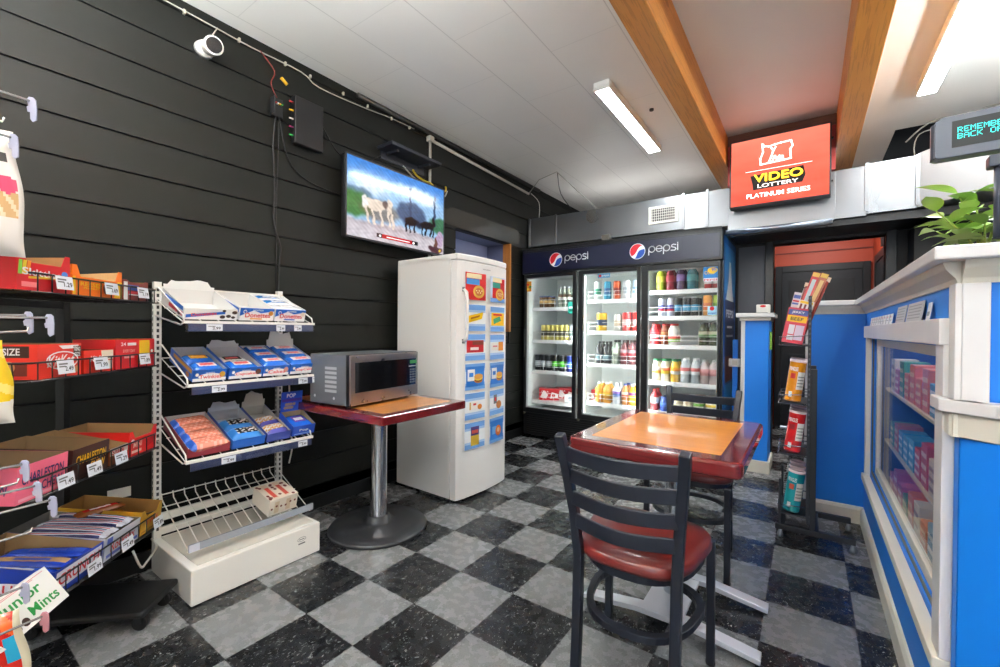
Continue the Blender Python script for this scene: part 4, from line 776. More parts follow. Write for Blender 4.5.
for (cx_, r_, lab, kd) in cards:
    x0, x1 = ((0.060, 0.262), (0.312, 0.508))[cx_]; zt = 1.560-0.203*r_ - (0.004 if cx_ else 0) - (0.014 if r_ else 0); h = 0.186; wd = x1-x0
    a = math.atan2(surf(x1)-surf(x0), wd); o = thing('food_card', lab, 'picture card', (0, 0, 0), 0, 'food picture cards on the freezer door')
    o.parent = None
    M0 = Matrix.Translation((-0.553, 1.203, 0)) @ Matrix.Rotation(R(88.5), 4, 'Z'); xm = (x0+x1)/2
    P0 = M0 @ Vector((xm, min(surf(x0), surf(x1), surf(xm))-0.003, zt-h/2)); o.location = P0; o.rotation_euler = (0, 0, R(88.5)+a)
    F = Fr((0, -0.0015, 0), (1, 0, 0), (0, 0, 1)); m = MB().box(-wd/2, wd/2, -0.0015, 0.0, -h/2, h/2, CW)
    hw, hh = wd/2, h/2; full = kd in ('burger', 'burger2', 'blue')
    if kd in ('pizza', 'pizza2'):
        m.rect2(F, -hw, hw, -hh, hh, mat('#d02c2a', .35) if kd == 'pizza' else mat('#c8d8ee', .35)); s_ = 0 if kd == 'pizza' else 0.02
        if kd == 'pizza2': m.rect2(F, -hw+.03, hw-.004, -hh+.03, hh-.01, RED, .0008).rect2(F, -hw, hw, -hh, -hh+.03, CB, .0008)
        m.rect2(F, -hw+.01+s_, hw*.55, hh*.58, hh*.93, mat('#e8dcb0', .4), .0012).rect2(F, -hw+.01+s_, hw*.35, hh*.12, hh*.55, mat('#3f86c8', .4) if kd == 'pizza' else mat('#2f9a8a', .4), .0012)
        m.disc2(F, hw*.28, -hh*.38, hw*.55, hh*.48, mat('#e0b84a', .4), .0014).disc2(F, hw*.28, -hh*.38, hw*.38, hh*.3, mat('#c8783a', .4), .0018)
        for q in range(5): m.disc2(F, hw*(.05+.13*q), -hh*(.3+.15*(q % 2)), .006, .005, mat('#efe2b0', .4), .0022, 8)
    else:
        m.rect2(F, -hw+.003, hw-.003, hh*.58, hh-.003, CB).rect2(F, -hw+.003, hw-.003, hh*.40, hh*.58, CB2).rect2(F, -hw+.003, hw-.003, -hh+.003, -hh*.62, CB).rect2(F, -hw+.003, hw-.003, -hh*.62, -hh*.45, CB2)
        if full: m.rect2(F, -hw+.012, hw-.012, -hh*.72, hh*.75, CBL, .0008)
        if kd == 'bar': m.poly2(F, [(-hw*.9, -hh*.42), (hw*.6, -hh*.05), (hw*.75, hh*.45), (-hw*.8, hh*.12)], YEL, .0012).poly2(F, [(-hw*.5, -hh*.12), (hw*.35, hh*.08), (hw*.4, hh*.22), (-hw*.45, hh*.02)], mat('#b06a1e', .4), .0016)
        if kd == 'bag': m.rect2(F, -hw*.85, hw*.9, -hh*.5, hh*.5, YEL, .0012).poly2(F, [(-hw*.5, -hh*.4), (hw*.5, -hh*.1), (hw*.3, hh*.25), (-hw*.6, hh*.0)], mat('#3a9a6a', .4), .0016).rect2(F, -hw*.6, hw*.6, hh*.28, hh*.42, RED, .0016)
        if kd == 'redpack': m.rect2(F, -hw*.85, hw*.8, -hh*.38, hh*.52, mat('#b81f28', .4), .0012).rect2(F, -hw*.3, hw*.8, hh*.18, hh*.45, mat('#7a3a2c', .4), .0016).rect2(F, -hw*.5, hw*.3, -hh*.2, hh*.0, mat('#f0e0d8', .4), .0016)
        if kd == 'cream': m.rect2(F, -hw*.8, hw*.2, -hh*.25, hh*.35, mat('#efe6dc', .4), .0012).rect2(F, hw*.15, hw*.8, -hh*.3, hh*.4, mat('#e08a2a', .4), .0016).rect2(F, -hw*.6, 0, hh*.0, hh*.12, mat('#d87a88', .4), .0016)
        if kd in ('burger', 'burger2'):
            m.rect2(F, -hw*.75, -hw*.05, -hh*.3, hh*.55, CW, .0012).rect2(F, -hw*.6, -hw*.2, hh*.0, hh*.3, CBL, .0016)
            for (dz, rr, c) in ((-.30, .42, '#c0782e'), (-.20, .40, '#5a2c1c'), (-.12, .42, '#e8c040'), (.0, .42, '#d89a48')): m.disc2(F, hw*.3, hh*dz, hw*rr, hh*.2, mat(c, .4), .0018+.0003*(dz+.4)*5)
        if kd == 'carton': m.rect2(F, -hw*.55, hw*.3, -hh*.25, hh*.3, mat('#f4efe6', .4), .0012).rect2(F, -hw*.55, -hw*.42, -hh*.25, hh*.3, mat('#d0a848', .4), .0016).rect2(F, -hw*.2, hw*.1, hh*.05, hh*.2, RED, .0016).disc2(F, hw*.45, -hh*.1, hw*.22, hh*.2, mat('#c87a32', .4), .0016)
        if kd == 'wrap': m.rect2(F, -hw*.45, 0, -hh*.1, hh*.6, mat('#6a7078', .4), .0012).rect2(F, -hw*.3, -hw*.1, hh*.1, hh*.4, RED, .0016).disc2(F, hw*.25, -hh*.22, hw*.35, hh*.32, mat('#c07a3c', .4), .0016)
        if kd == 'tall': m.rect2(F, -hw*.4, hw*.4, -hh*.75, hh*.65, mat('#c9a83a', .4), .0012).rect2(F, -hw*.4, hw*.4, hh*.0, hh*.65, mat('#4a3a78', .4), .0016).rect2(F, -hw*.3, hw*.3, hh*.15, hh*.4, mat('#d05a50', .4), .002)
        if kd == 'blue': m.rect2(F, -hw*.6, -hw*.1, -hh*.3, hh*.3, mat('#7ab4e8', .4), .0012).disc2(F, hw*.2, -hh*.1, hw*.38, hh*.42, mat('#e07a2a', .4), .0016).disc2(F, hw*.2, -hh*.05, hw*.18, hh*.18, mat('#f0c090', .4), .002)
    m.build('card_print', o)

# ------------------------------------------------------------------ tables
INLAY = wood_mat('orange_table_wood', '#d98226', '#e89a36', '#b8661a', 'x', 0.3, 0.7, 1.4, knots=False); BURG = wood_mat('burgundy_edge', '#5a1418', '#701c1e', '#3a0c10', 'x', 0.18, 0.8, 1.0, knots=False)
INLAY2 = wood_mat('orange_table_wood_b', '#b8712c', '#cf8a42', '#96561e', 'y', 0.3, 0.6, 1.4, knots=False)
t = thing('dining_table', 'glossy wooden dining table with orange inlay and burgundy edge', 'table', (0.905, 0.885, 0)); TZ = 0.765
def rrect(x0, x1, y0, y1, r, n=5):
    P_ = []
    for cx, cy, a in ((x1-r, y0+r, -90), (x1-r, y1-r, 0), (x0+r, y1-r, 90), (x0+r, y0+r, 180)):
        for i in range(n+1): P_.append((cx+r*math.cos(R(a+90*i/n)), cy+r*math.sin(R(a+90*i/n))))
    return P_
MB().prism(rrect(-0.295, 0.295, -0.375, 0.375, 0.03), 'z', TZ-0.055, TZ, BURG).build('table_edge', t, bevel=0.012, segs=3)
MB().prism(rrect(-0.225, 0.225, -0.305, 0.305, 0.004, 1), 'z', TZ-0.002, TZ+0.0006, INLAY).build('table_inlay', t)
MET = mat('#c9ced6', 0.2, 1.0); SPD = mat('#d5d9e2', 0.35, 0.4)
MB().lathe([(0.036, 0.055), (0.036, 0.70)], MET, 20, M=TM((-0.01, 0.07, 0))).build('column', t)
MB().box(-0.13, 0.11, -0.11, 0.25, 0.700, TZ-0.055, BLACK).build('top_plate', t)
for y in (-0.105, 0.235):
    MB().prism([(-0.33, 0.012), (-0.33, 0.03), (-0.10, 0.062), (0.10, 0.062), (0.33, 0.03), (0.33, 0.012), (0.1, 0.04), (-0.1, 0.04)], 'y', y-0.028, y+0.028, SPD).build('base_foot', t, bevel=0.002)
    for x in (-0.315, 0.315): MB().lathe([(0.014, 0), (0.014, 0.012)], BLACK, 10, M=TM((x, y, 0))).build('glide', t)
MB().box(-0.09, 0.07, -0.08, 0.21, 0.045, 0.058, SPD).build('base_plate', t)
t = thing('side_table', 'small orange and burgundy pedestal table holding the microwave', 'table', (-0.73, 0.645, 0)); TZ2 = 0.757
MB().prism(rrect(-0.46, 0.475, -0.305, 0.305, 0.012, 3), 'z', TZ2-0.045, TZ2, BURG).build('table_edge', t, bevel=0.006, segs=3)
MB().prism(rrect(-0.40, 0.415, -0.245, 0.245, 0.004, 1), 'z', TZ2-0.002, TZ2+0.0006, INLAY2).build('table_inlay', t)
MB().lathe([(0.052, 0.05), (0.048, 0.07), (0.048, TZ2-0.05)], CHROME, 28, M=TM((0.03, 0.04, 0))).build('column', t)
MB().box(-0.09, 0.15, -0.08, 0.16, TZ2-0.058, TZ2-0.045, BLACK).build('top_plate', t)
MB().lathe([(0, 0), (0.275, 0.0), (0.283, 0.010), (0.275, 0.022), (0.20, 0.034), (0.10, 0.043), (0.072, 0.05), (0.066, 0.075), (0.05, 0.078)], mat('#26272a', 0.38), 48, M=TM((0.03, 0.04, 0))).build('round_base', t)

# ------------------------------------------------------------------ microwave
t = thing('microwave_oven', 'stainless steel microwave oven on the small side table', 'microwave', (-0.579, 0.632, TZ2+0.001), R(96)) # local -y faces the room
SS = metal_mat('brushed_steel', '#a9a39d', '#c2bbb4', 0.3, 14); SGR = mat('#6f7378', 0.4, 0.5)
mw, md, mh = 0.262, 0.30, 0.275
MB().box(-mw, mw, 0.02, md, 0.012, mh, SGR).build('case', t, bevel=0.004)
MB().box(-mw, mw, 0.0, 0.02, 0.012, mh, BLACK).build('front_rim', t)
dr = MB().box(-mw, mw, -0.012, 0.0, 0.014, mh-0.002, SS).build('door', t, bevel=0.003)
MB().box(-mw+0.03, mw-0.022, -0.0145, -0.0125, 0.078, mh-0.04, mat('#0c0d10', 0.08, coat=0.8)).build('window', dr)
m = MB(); F = Fr((0, -0.0146, 0), (1, 0, 0), (0, 0, 1))
m.rect2(F, 0.185, 0.245, 0.205, 0.225, mat('#2a6a3a', .4, emit=0.25)).rect2(F, 0.175, 0.25, 0.188, 0.192, mat('#b8b8b8', .4))
for r_ in range(6):
    for c_ in range(3): m.rect2(F, 0.185+0.021*c_, 0.201+0.021*c_, 0.09+0.015*r_, 0.099+0.015*r_, mat('#5c6066', .4))
m.build('control_panel', dr)
m = MB(); F = Fr((-mw, md, 0), (0, -1, 0), (0, 0, 1))
F = Fr((-mw-0.0005, md, 0), (0, -1, 0), (0, 0, 1))
for i in range(6): m.rect2(F, 0.12, 0.21, 0.075+0.024*i, 0.089+0.024*i, mat('#a9adb2', .4))
for (u, v) in ((0.04, 0.05), (0.19, 0.045)): m.disc2(F, u, v, 0.008, 0.008, mat('#c9ccd0', .3), n=10)
m.build('side_vents', t)
for x in (-0.22, 0.22):
    for y in (0.05, 0.26): MB().lathe([(0.014, 0), (0.014, 0.012)], BLACK, 10, M=TM((x, y, 0))).build('foot', t)

# ------------------------------------------------------------------ chairs
CHM = mat('#151a26', 0.36); VIN = plaster_mat('burgundy_vinyl', '#66201f', '#732623', 0.3, 6.0, 0.3)
def make_chair(lab, loc, rz):
    t = thing('ladder_back_chair', lab, 'chair', loc, rz, 'chairs at the dining table'); 
    for s in (-1, 1):
        MB().tube([(s*0.150, -0.195, 0.004), (s*0.149, -0.18, 0.25), (s*0.150, -0.172, 0.45), (s*0.160, -0.190, 0.60), (s*0.180, -0.235, 0.80), (s*0.184, -0.25, 0.845)], 0.021, CHM, 4).build('back_post', t, bevel=0.004)
        MB().tube([(s*0.185, 0.205, 0.004), (s*0.183, 0.20, 0.44)], 0.019, CHM, 4).build('leg', t, bevel=0.004)
    for z, yy in ((0.785, -0.232), (0.715, -0.218), (0.642, -0.207), (0.568, -0.196)):
        n = 12; vs = []
        def fn(u, v, z=z, yy=yy): hw = 0.150+0.028*(z-0.568)/0.217; x = -hw+2*hw*u; return (x, yy-0.032*math.sin(PI*u)+0.0, z-0.022+0.044*v-0.006*math.sin(PI*u))
        m = MB()
        for k in range(n):
            a = [fn(k/n, 0), fn(k/n, 1), fn((k+1)/n, 1), fn((k+1)/n, 0)]
            if k == 0: pass
        P0 = [fn(k/n, 0) for k in range(n+1)]; P1 = [fn(k/n, 1) for k in range(n+1)]; vs = []
        for k in range(n+1):
            for p in (P0[k], P1[k]): vs += [(p[0], p[1]-0.006, p[2]), (p[0], p[1]+0.006, p[2])]
        fs = []
        for k in range(n):
            b = 4*k; c = b+4
            fs += [(b, c, c+2, b+2), (b+1, b+3, c+3, c+1), (b+2, c+2, c+3, b+3), (b, b+1, c+1, c)]
        fs += [(0, 2, 3, 1), (4*n, 4*n+1, 4*n+3, 4*n+2)]
        m.add(vs, fs, CHM).build('back_slat', t, bevel=0.003)
    # seat cushion: superellipse plan, domed
    def plan(a, e=3.6):
        c, s_ = math.cos(a), math.sin(a); x = 0.205*math.copysign(abs(c)**(2/e), c); y = 0.205*math.copysign(abs(s_)**(2/e), s_); 
        return x*(1.0-0.20*max(0.0, 0.08-y)/0.285), y+0.008
    m = MB(); prof = [(0.86, 0.445), (0.97, 0.447), (1.0, 0.458), (1.0, 0.474), (0.96, 0.486), (0.80, 0.494), (0.45, 0.499), (0.02, 0.500)]; n = 40; vs = []
    for (k, z) in prof:
        for i in range(n): x, y = plan(2*PI*i/n); vs.append((x*k, y*k, z))
    fs = [(j*n+i, j*n+(i+1) % n, (j+1)*n+(i+1) % n, (j+1)*n+i) for j in range(len(prof)-1) for i in range(n)]
    fs.append(tuple(range(n-1, -1, -1))); fs.append(tuple((len(prof)-1)*n+i for i in range(n)))
    m.add(vs, fs, VIN, smooth=True).build('seat', t)
    def hoop(k, z, h, nm, flat=0.007, y0=0):
        m = MB(); n = 36; P_ = []
        for i in range(n):
            a = 2*PI*i/n; x, y = plan(a, 2.6); P_.append((x*k, y*k))
        vs = []; 
        for x, y in P_: vs += [(x, y, z), (x, y, z+h), (x*(1-flat/0.18), y*(1-flat/0.18), z+h), (x*(1-flat/0.18), y*(1-flat/0.18), z)]
        fs = []
        for i in range(n):
            b = 4*i; c = 4*((i+1) % n)
            for q in range(4): fs.append((b+q, c+q, c+(q+1) % 4, b+(q+1) % 4))
        m.add(vs, fs, CHM).build(nm, t, bevel=0.002)
    hoop(0.93, 0.418, 0.028, 'seat_frame', 0.02); hoop(0.94, 0.245, 0.022, 'stretcher_ring', 0.024)
    for s in (-1, 1):
        for y in (-0.205, 0.205): MB().lathe([(0.016, 0), (0.016, 0.01)], DBLACK, 8, M=TM((s*(0.150 if y < 0 else 0.185), -0.195 if y < 0 else y, 0))).build('glide', t)
    return t
C1 = make_chair('black ladder-back chair with burgundy seat in front of the dining table', (0.908, 0.475, 0), R(1))
C2 = copy_tree(C1); C2.location = (0.875, 1.455, 0); C2.rotation_euler.z = R(181); C2['label'] = 'black ladder-back chair on the far side of the dining table, facing the camera'
# ------------------------------------------------------------------ packaging helpers
def tray(name, lab, cat, loc, rot, w_, d_, hf, hb, outer, inner, front=None, side=None, flap=None, ears=None, grp=None, sidecol=None, notch=None):
    """open-topped counter display box; origin front-bottom centre, front faces local -y"""
    t = thing(name, lab, cat, loc, rot, grp); O = mat(outer, 0.4) if isinstance(outer, str) else outer; I = mat(inner, 0.75) if isinstance(inner, str) else inner; h2 = w_/2; e = 0.0015
    SC = mat(sidecol, 0.4) if sidecol else O
    m = MB()
    fp = [(-h2, 0), (h2, 0), (h2, hf), (-h2, hf)] if not notch else [(-h2, 0), (h2, 0), (h2, notch), (h2-0.018, notch), (h2-0.034, hf), (-h2+0.034, hf+0.0), (-h2+0.018, notch), (-h2, notch)]
    m.prism(fp, 'y', 0, e, O).prism([(-h2, 0), (h2, 0), (h2, hb), (-h2, hb)], 'y', d_-e, d_, I)
    for s in (-1, 1):
        a, b = (s*h2, s*(h2-e)) if s < 0 else (s*(h2-e), s*h2)
        pf = [(e, 0), (d_-e, 0), (d_-e, hb), (e, notch or hf)] if not ears else [(e, 0), (d_-e, 0), (d_-e, hb), (d_*0.35, hf*0.9), (e, notch or hf)]
        m.prism(pf, 'x', a, b, SC); q = (b+0.0004, b+0.0008) if s < 0 else (a-0.0008, a-0.0004)
        m.prism(pf, 'x', q[0], q[1], I)
    m.box(-h2+e, h2-e, e, d_-e, 0.0008, 0.003, I).box(-h2+e, h2-e, e+.0004, e+.0010, 0.003, min(hf, notch or hf)-.001, I)
    m.build('tray', t)
    Fm = Fr((0, 0, 0), (1, 0, 0), (0, 0, 1)); FL = Fr((-h2, d_, 0), (0, -1, 0), (0, 0, 1)); FRr = Fr((h2, 0, 0), (0, 1, 0), (0, 0, 1))
    mm = MB(); 
    if front: front(mm, Fm, w_, hf)
    if side: side(mm, FL, d_, (hf+hb)/2); side(mm, FRr, d_, (hf+hb)/2)
    if mm.v: mm.build('box_print', t)
    if flap:
        fh, fa, fc = flap; FC = mat(fc, 0.6) if isinstance(fc, str) else fc; n = 14; pts = []
        for i in range(n+1): u = i/n; pts.append((-h2*0.98+2*h2*0.98*u, fh*(0.84+0.10*math.sin(u*8.1+w_*40)+0.03*math.sin(u*21))*(1 if 0.08 < u < 0.92 else 0.45)))
        MB().prism([(-h2*0.98, 0), (h2*0.98, 0)]+[(x, z) for x, z in pts[::-1]], 'y', -0.0007, 0.0007, FC).build('torn_flap', t, (0, d_-0.002, hb-0.004), (R(-fa), 0, 0))
    return t
def tmat(t):
    return Matrix.LocRotScale(t.location, t.rotation_euler, None)
def pillow(name, lab, cat, parent_like, loc, rz, w_, d_, h_, matfn, grp=None, nu=14, nv=8, crimp=True, rx=0):
    """flow-wrapped packet lying in a box; loc in the box's own frame"""
    M = tmat(parent_like) if parent_like is not None else Matrix.Identity(4)
    W = M @ TM(loc, (rx, 0, rz)); t = thing(name, lab, cat, W.to_translation(), W.to_euler(), grp)
    def top(u, v, s=1):
        x = (u-.5)*w_; y = (v-.5)*d_; e = min(u, 1-u)*2; q = 1-(2*v-1)**4; p = 1-(abs(2*u-1))**7
        z = h_*0.5*math.sqrt(max(q, 0))*max(p, 0)+0.0006*math.sin(u*40)*q; return (x*(1), y*(1-0.10*(1-p)), h_/2+s*z)
    m = MB(); m.grid(nu, nv, lambda u, v: top(u, v, 1), matfn); m.grid(nu, nv, lambda u, v: top(1-u, v, -1), lambda u, v: matfn(1-u, v)); m.build('wrapper', t)
    return t
def wrapfn(base, mid, accent, b0=0.18, b1=0.82, white=None):
    B = mat(base, 0.22, coat=0.3); Md = mat(mid, 0.22, coat=0.3); A = mat(accent, 0.3)
    def f(u, v):
        if b0 < u < b1 and 0.25 < v < 0.75: return A if (0.3 < u < 0.7 and 0.38 < v < 0.62) else Md
        return B
    return f
HB = '#1f62c0'
# ------------------------------------------------------------------ white wire rack with pastry boxes
RKX, RKY = -1.19, 0.05
RK = thing('wire_display_rack', 'white wire display rack with sloping shelves on a white box base', 'display rack', (RKX, RKY, 0)); RW = mat('#e9e7e0', 0.35); SL = mat('#3a3a3a', 0.7); NV = mat('#3d4668', 0.3); CLR = mat('#b9bfcc', 0.15)
MB().box(0.0, 0.47, -0.313, 0.271, 0.004, 0.155, RW).build('base_box', RK, bevel=0.005)
m = MB(); F = Fr((0.4703, 0.15, 0.09), (0, 1, 0), (0, 0, 1)); GY = mat('#6a6a6a', .4)
ring(m, F, 0.02, 0.012, 0.022, 0.010, 0.002, GY, l=0.0004); m.rect2(F, 0.006, 0.034, 0.010, 0.014, GY).rect2(F, 0.002, 0.038, -0.012, -0.005, GY); m.build('base_badge', RK)
for y in (-0.293, 0.296):
    m = MB().box(-0.013, 0.015, y-0.015, y+0.015, 0.155, 1.385, RW); z = 0.20
    FF = Fr((0.0152, y, 0), (0, 1, 0), (0, 0, 1)); FS = Fr((0, y-0.0152, 0), (1, 0, 0), (0, 0, 1))
    while z < 1.36: m.rect2(FF, -0.005, 0.005, z-.008, z+.008, SL, .0002).rect2(FS, -0.006, 0.004, z-.008, z+.008, SL, .0002); z += 0.028
    m.build('post', RK, bevel=0.001)
MB().box(-0.01, 0.008, -0.278, 0.281, 1.345, 1.365, RW).build('cross_bar', RK); MB().box(-0.01, 0.008, -0.278, 0.281, 0.165, 0.20, RW).build('cross_bar', RK)
XF = 0.36
def rack_shelf(zb, zf, y0, y1, tags):
    sh = None; m = MB(); sl = (zf-zb)/XF
    for i in range(9): y = y0+(y1-y0)*i/8; m.tube([(0.02, y, zb), (XF-0.01, y, zf)], 0.0024, RW, 6)
    for x in (0.02, 0.13, 0.24, XF-0.01): m.tube([(x, y0, zb+sl*x-.003), (x, y1, zb+sl*x-.003)], 0.003, RW, 6)
    sh = m.build('shelf', RK)
    for y in (y0, y1):
        MB().tube([(0.0, y, zb+0.055), (0.05, y, zb+0.055), (XF-0.01, y, zf+0.03), (XF, y, zf), (XF-0.04, y, zf-0.012), (0.0, y, zb-0.075)], 0.0035, RW, 7).build('bracket', sh)
    MB().box(XF-0.006, XF+0.012, y0-0.005, y1+0.005, zf-0.006, zf+0.006, RW).box(XF+0.006, XF+0.012, y0+0.012, y1-0.005, zf-0.040, zf-0.006, NV).box(XF+0.0125, XF+0.0132, y0, y1, zf-0.043, zf-0.005, PANE).build('price_strip', sh)
    for (yc, wd) in tags:
        m = MB().box(XF+0.0133, XF+0.0145, yc-wd/2, yc+wd/2, zf-0.038, zf-0.008, TAGM); F = Fr((XF+0.0146, yc, zf-0.023), (0, 1, 0), (0, 0, 1))
        m.rect2(F, -wd*.4, wd*.05, .004, .007, GY).text2(F, '2.99', wd*.12, -0.003, wd*.5, .012, INK); m.build('price_tag', sh)
    return sh
rack_shelf(1.300, 1.192, -0.302, 0.291, ((-0.19, 0.065), (0.11, 0.045), (0.20, 0.04)))
rack_shelf(1.030, 0.915, -0.288, 0.322, ((-0.17, 0.06), (0.23, 0.05), (0.305, 0.045)))
rack_shelf(0.700, 0.583, -0.293, 0.285, ((-0.13, 0.06), (0.23, 0.05)))
# bottom wire tray above the base
m = MB(); zb, zf = 0.35, 0.215
for i in range(13): y = -0.28+0.56*i/12; m.tube([(0.02, y, zb+.02), (0.03, y, zb-.01), (XF-0.0, y, zf-0.03), (XF+0.012, y, zf+0.0)], 0.0028, RW, 6)
for x, dz in ((0.02, 0.02), (0.05, -0.02), (0.20, -0.01), (XF-.01, -0.03), (XF+0.012, 0.005)): z = zb+(zf-zb)*x/XF; m.tube([(x, -0.285, z+dz), (x, 0.285, z+dz)], 0.003, RW, 6)
sh = m.build('wire_tray', RK)
MB().box(0.012, 0.03, -0.285, 0.285, 0.24, 0.275, RW).build('brace', sh)
MB().box(XF+0.014, XF+0.022, -0.25, 0.285, zf-0.020, zf+0.012, mat('#9097a0', 0.25)).box(XF+0.013, XF+0.024, -0.29, -0.25, zf-0.020, zf+0.012, CLR).build('price_strip', sh)
MB().box(0.02, 0.44, -0.28, 0.25, 0.155, 0.158, mat('#c9c6bd', .5)).build('base_lid', RK)

def hostess_front(base='#f1efec', band=HB, txt='Donettes', tc='#d22630', sub='#e09a2a', pic='#d8923c'):
    def f(m, F, w_, h):
        m.rect2(F, -w_/2+.001, w_/2-.001, .001, h-.001, mat(base, .35)).poly2(F, [(-w_/2, h), (w_/2, h), (w_/2, h*.80), (w_*.1, h*.62), (-w_*.12, h*.82), (-w_/2, h*.35)], mat(band, .35), .0008)
        m.disc2(F, -w_*.36, h*.70, h*.13, h*.15, INKW, .0012).disc2(F, -w_*.36, h*.70, h*.09, h*.1, mat(band, .35), .0016).text2(F, 'HOSTESS', w_*.02, h*.84, w_*.3, h*.12, INKW, .0014)
        m.text2(F, txt, w_*.02, h*.44, w_*.74, h*.38, mat(tc, .35), .0014).disc2(F, w_*.40, h*.62, w_*.07, h*.2, mat(pic, .4), .0016).rect2(F, -w_*.2, w_*.15, h*.10, h*.20, mat(sub, .4), .0014)
    return f
def blue_front(txt, base=HB, pic='#5a2f1e', tc='#e8404a', low='#f1efec'):
    def f(m, F, w_, h):
        m.rect2(F, -w_/2+.001, w_/2-.001, .001, h*.28, mat(low, .35)); m.disc2(F, w_*.02, h*.42, w_*.36, h*.27, INKW, .0008).text2(F, txt, w_*.02, h*.40, w_*.66, h*.32, mat(tc, .35), .0014).text2(F, 'HOSTESS', w_*.0, h*.72, w_*.26, h*.13, INKW, .0012)
        m.disc2(F, w_*.37, h*.55, w_*.09, h*.26, mat(pic, .4), .0014).disc2(F, -w_*.38, h*.6, h*.12, h*.14, INKW, .0014)
    return f
def sideband(c1, c2, c3=None):
    def f(m, F, d_, h):
        m.poly2(F, [(d_*.15, h*.9), (d_*.95, h*.85), (d_*.95, h*.55), (d_*.15, h*.62)], mat(c1, .4)); m.poly2(F, [(d_*.35, h*.5), (d_*.95, h*.45), (d_*.95, h*.15), (d_*.35, h*.22)], mat(c2, .4))
        if c3: m.disc2(F, d_*.8, h*.3, .018, h*.2, mat(c3, .4), .001)
    return f
def rackbox(si, yc, w_, name, lab, outer, inner, front, side=None, hf=0.055, hb=0.06, flap=None, d_=0.275, sidecol=None, cat='pastry box', extra_x=0):
    zb, zf = ((1.300, 1.192), (1.030, 0.915), (0.700, 0.583))[si]; a = math.atan2(zb-zf, XF)
    x = RKX+XF-0.016+extra_x; z = zf+0.007+0.018*math.tan(a)
    return tray(name, lab, cat, (x, yc, z), (a, 0, R(90)), w_, d_, hf, hb, outer, inner, front, side, flap, grp='pastry boxes on the white wire rack', sidecol=sidecol)
WI = '#d9d8d6'
# top shelf
b1 = rackbox(0, -0.143, 0.215, 'pastry_box', 'empty white snack box with a cow-spot print at the left of the top wire shelf', '#efece8', WI, None, sideband(HB, '#d23440', '#3a2a24'), 0.050, 0.075, (0.05, 12, '#e0dfdc'))
m = MB(); F = Fr((0, 0, 0), (1, 0, 0), (0, 0, 1)); m.poly2(F, [(-.10, .008), (-.10, .022), (.055, .040), (.055, .028)], mat(HB, .35)).text2(F, 'Donettes', -.03, .026, .10, .014, mat('#e0473c', .4), .0014, slope=.1)
for cx_, cz_, r_ in ((.045, .014, .012), (.07, .018, .011), (.09, .013, .009), (.05, .043, .008), (.095, .036, .012)): m.disc2(F, cx_, cz_, r_, r_*.7, mat('#3a2620', .4), .001, 12)
m.build('box_print', b1)
b2 = rackbox(0, 0.055, 0.160, 'pastry_box', 'empty blue and white donut box in the middle of the top wire shelf', '#efece8', WI, hostess_front(), sideband(HB, '#e8e4e0'), 0.062, 0.07)
b3 = rackbox(0, 0.222, 0.160, 'pastry_box', 'full white and blue donut box at the right of the top wire shelf', '#efece8', WI, hostess_front(sub='#3a62b8', pic='#e8dcc8'), sideband(HB, '#e8e4e0'), 0.062, 0.07)
for i in range(3): pillow('snack_packet', 'white and blue snack packet, %s of the full donut box, top wire shelf' % ('front', 'middle', 'rear')[i], 'snack packet', b3, (0, 0.055+0.095*i, 0.032), 0, 0.15, 0.095, 0.035, wrapfn('#e4e6ea', '#3f8fd8' if i else '#e8e8ec', '#e4e6ea', .0, .7), 'packets in the right donut box')
# second shelf
b4 = rackbox(1, -0.150, 0.135, 'pastry_box', 'blue snack cake box at the left end of the middle wire shelf', HB, '#b9bcc2', blue_front('Twinkies', pic='#d8a032', tc='#d82a34'), sideband('#c8862a', '#1a4a98', '#b86a20'), 0.055, 0.065)
for i in range(2): pillow('snack_cake', 'yellow and blue wrapped snack cake, %s left box, middle wire shelf' % ('front of', 'rear of')[i], 'snack cake', b4, (0, 0.05+0.10*i, 0.018), 0, 0.125, 0.085, 0.045, wrapfn(HB, '#e0a83a' if i else '#f0ece8', '#d9952e' if i else '#d83a40'), 'snack cakes in the left box')
b5 = rackbox(1, 0.004, 0.150, 'pastry_box', 'half empty blue snack box second from the left on the middle wire shelf', HB, '#c9cace', blue_front('Cupcakes'), None, 0.055, 0.065, (0.04, 14, '#d6d6d8'))
pillow('snack_cake', 'blue cupcake packet at the front of the half empty box', 'snack cake', b5, (0, 0.06, 0.012), 0, 0.14, 0.10, 0.045, wrapfn(HB, '#f0ece8', '#d8404a'))
pillow('snack_cake', 'cupcake packet with a dark window lying further back in the half empty box', 'snack cake', b5, (0, 0.165, 0.008), 0.04, 0.14, 0.085, 0.035, wrapfn('#d8d4d0', '#5a4034', '#c83a3a'))
b6 = rackbox(1, 0.150, 0.130, 'pastry_box', 'full blue cupcake box third from the left on the middle wire shelf', HB, '#c9cace', blue_front('Cakes', pic='#d89a8a'), None, 0.055, 0.065)
b7 = rackbox(1, 0.300, 0.155, 'pastry_box', 'full blue cupcake box at the right end of the middle wire shelf', HB, '#c9cace', blue_front('CupCakes'), None, 0.055, 0.065, (0.09, 20, '#b4b3b0'))
for bb, nm in ((b6, 'third'), (b7, 'right')):
    for i in range(3): pillow('snack_cake', 'blue packet with white red oval, %s, in the %s box, middle wire shelf' % (('front', 'middle', 'rear')[i], nm), 'snack cake', bb, (0, 0.05+0.088*i, 0.028), 0, 0.125 if nm == 'third' else .145, 0.085, 0.042, wrapfn(HB, '#f0e6e6', '#dd5560', .15, .85), 'cupcake packets')
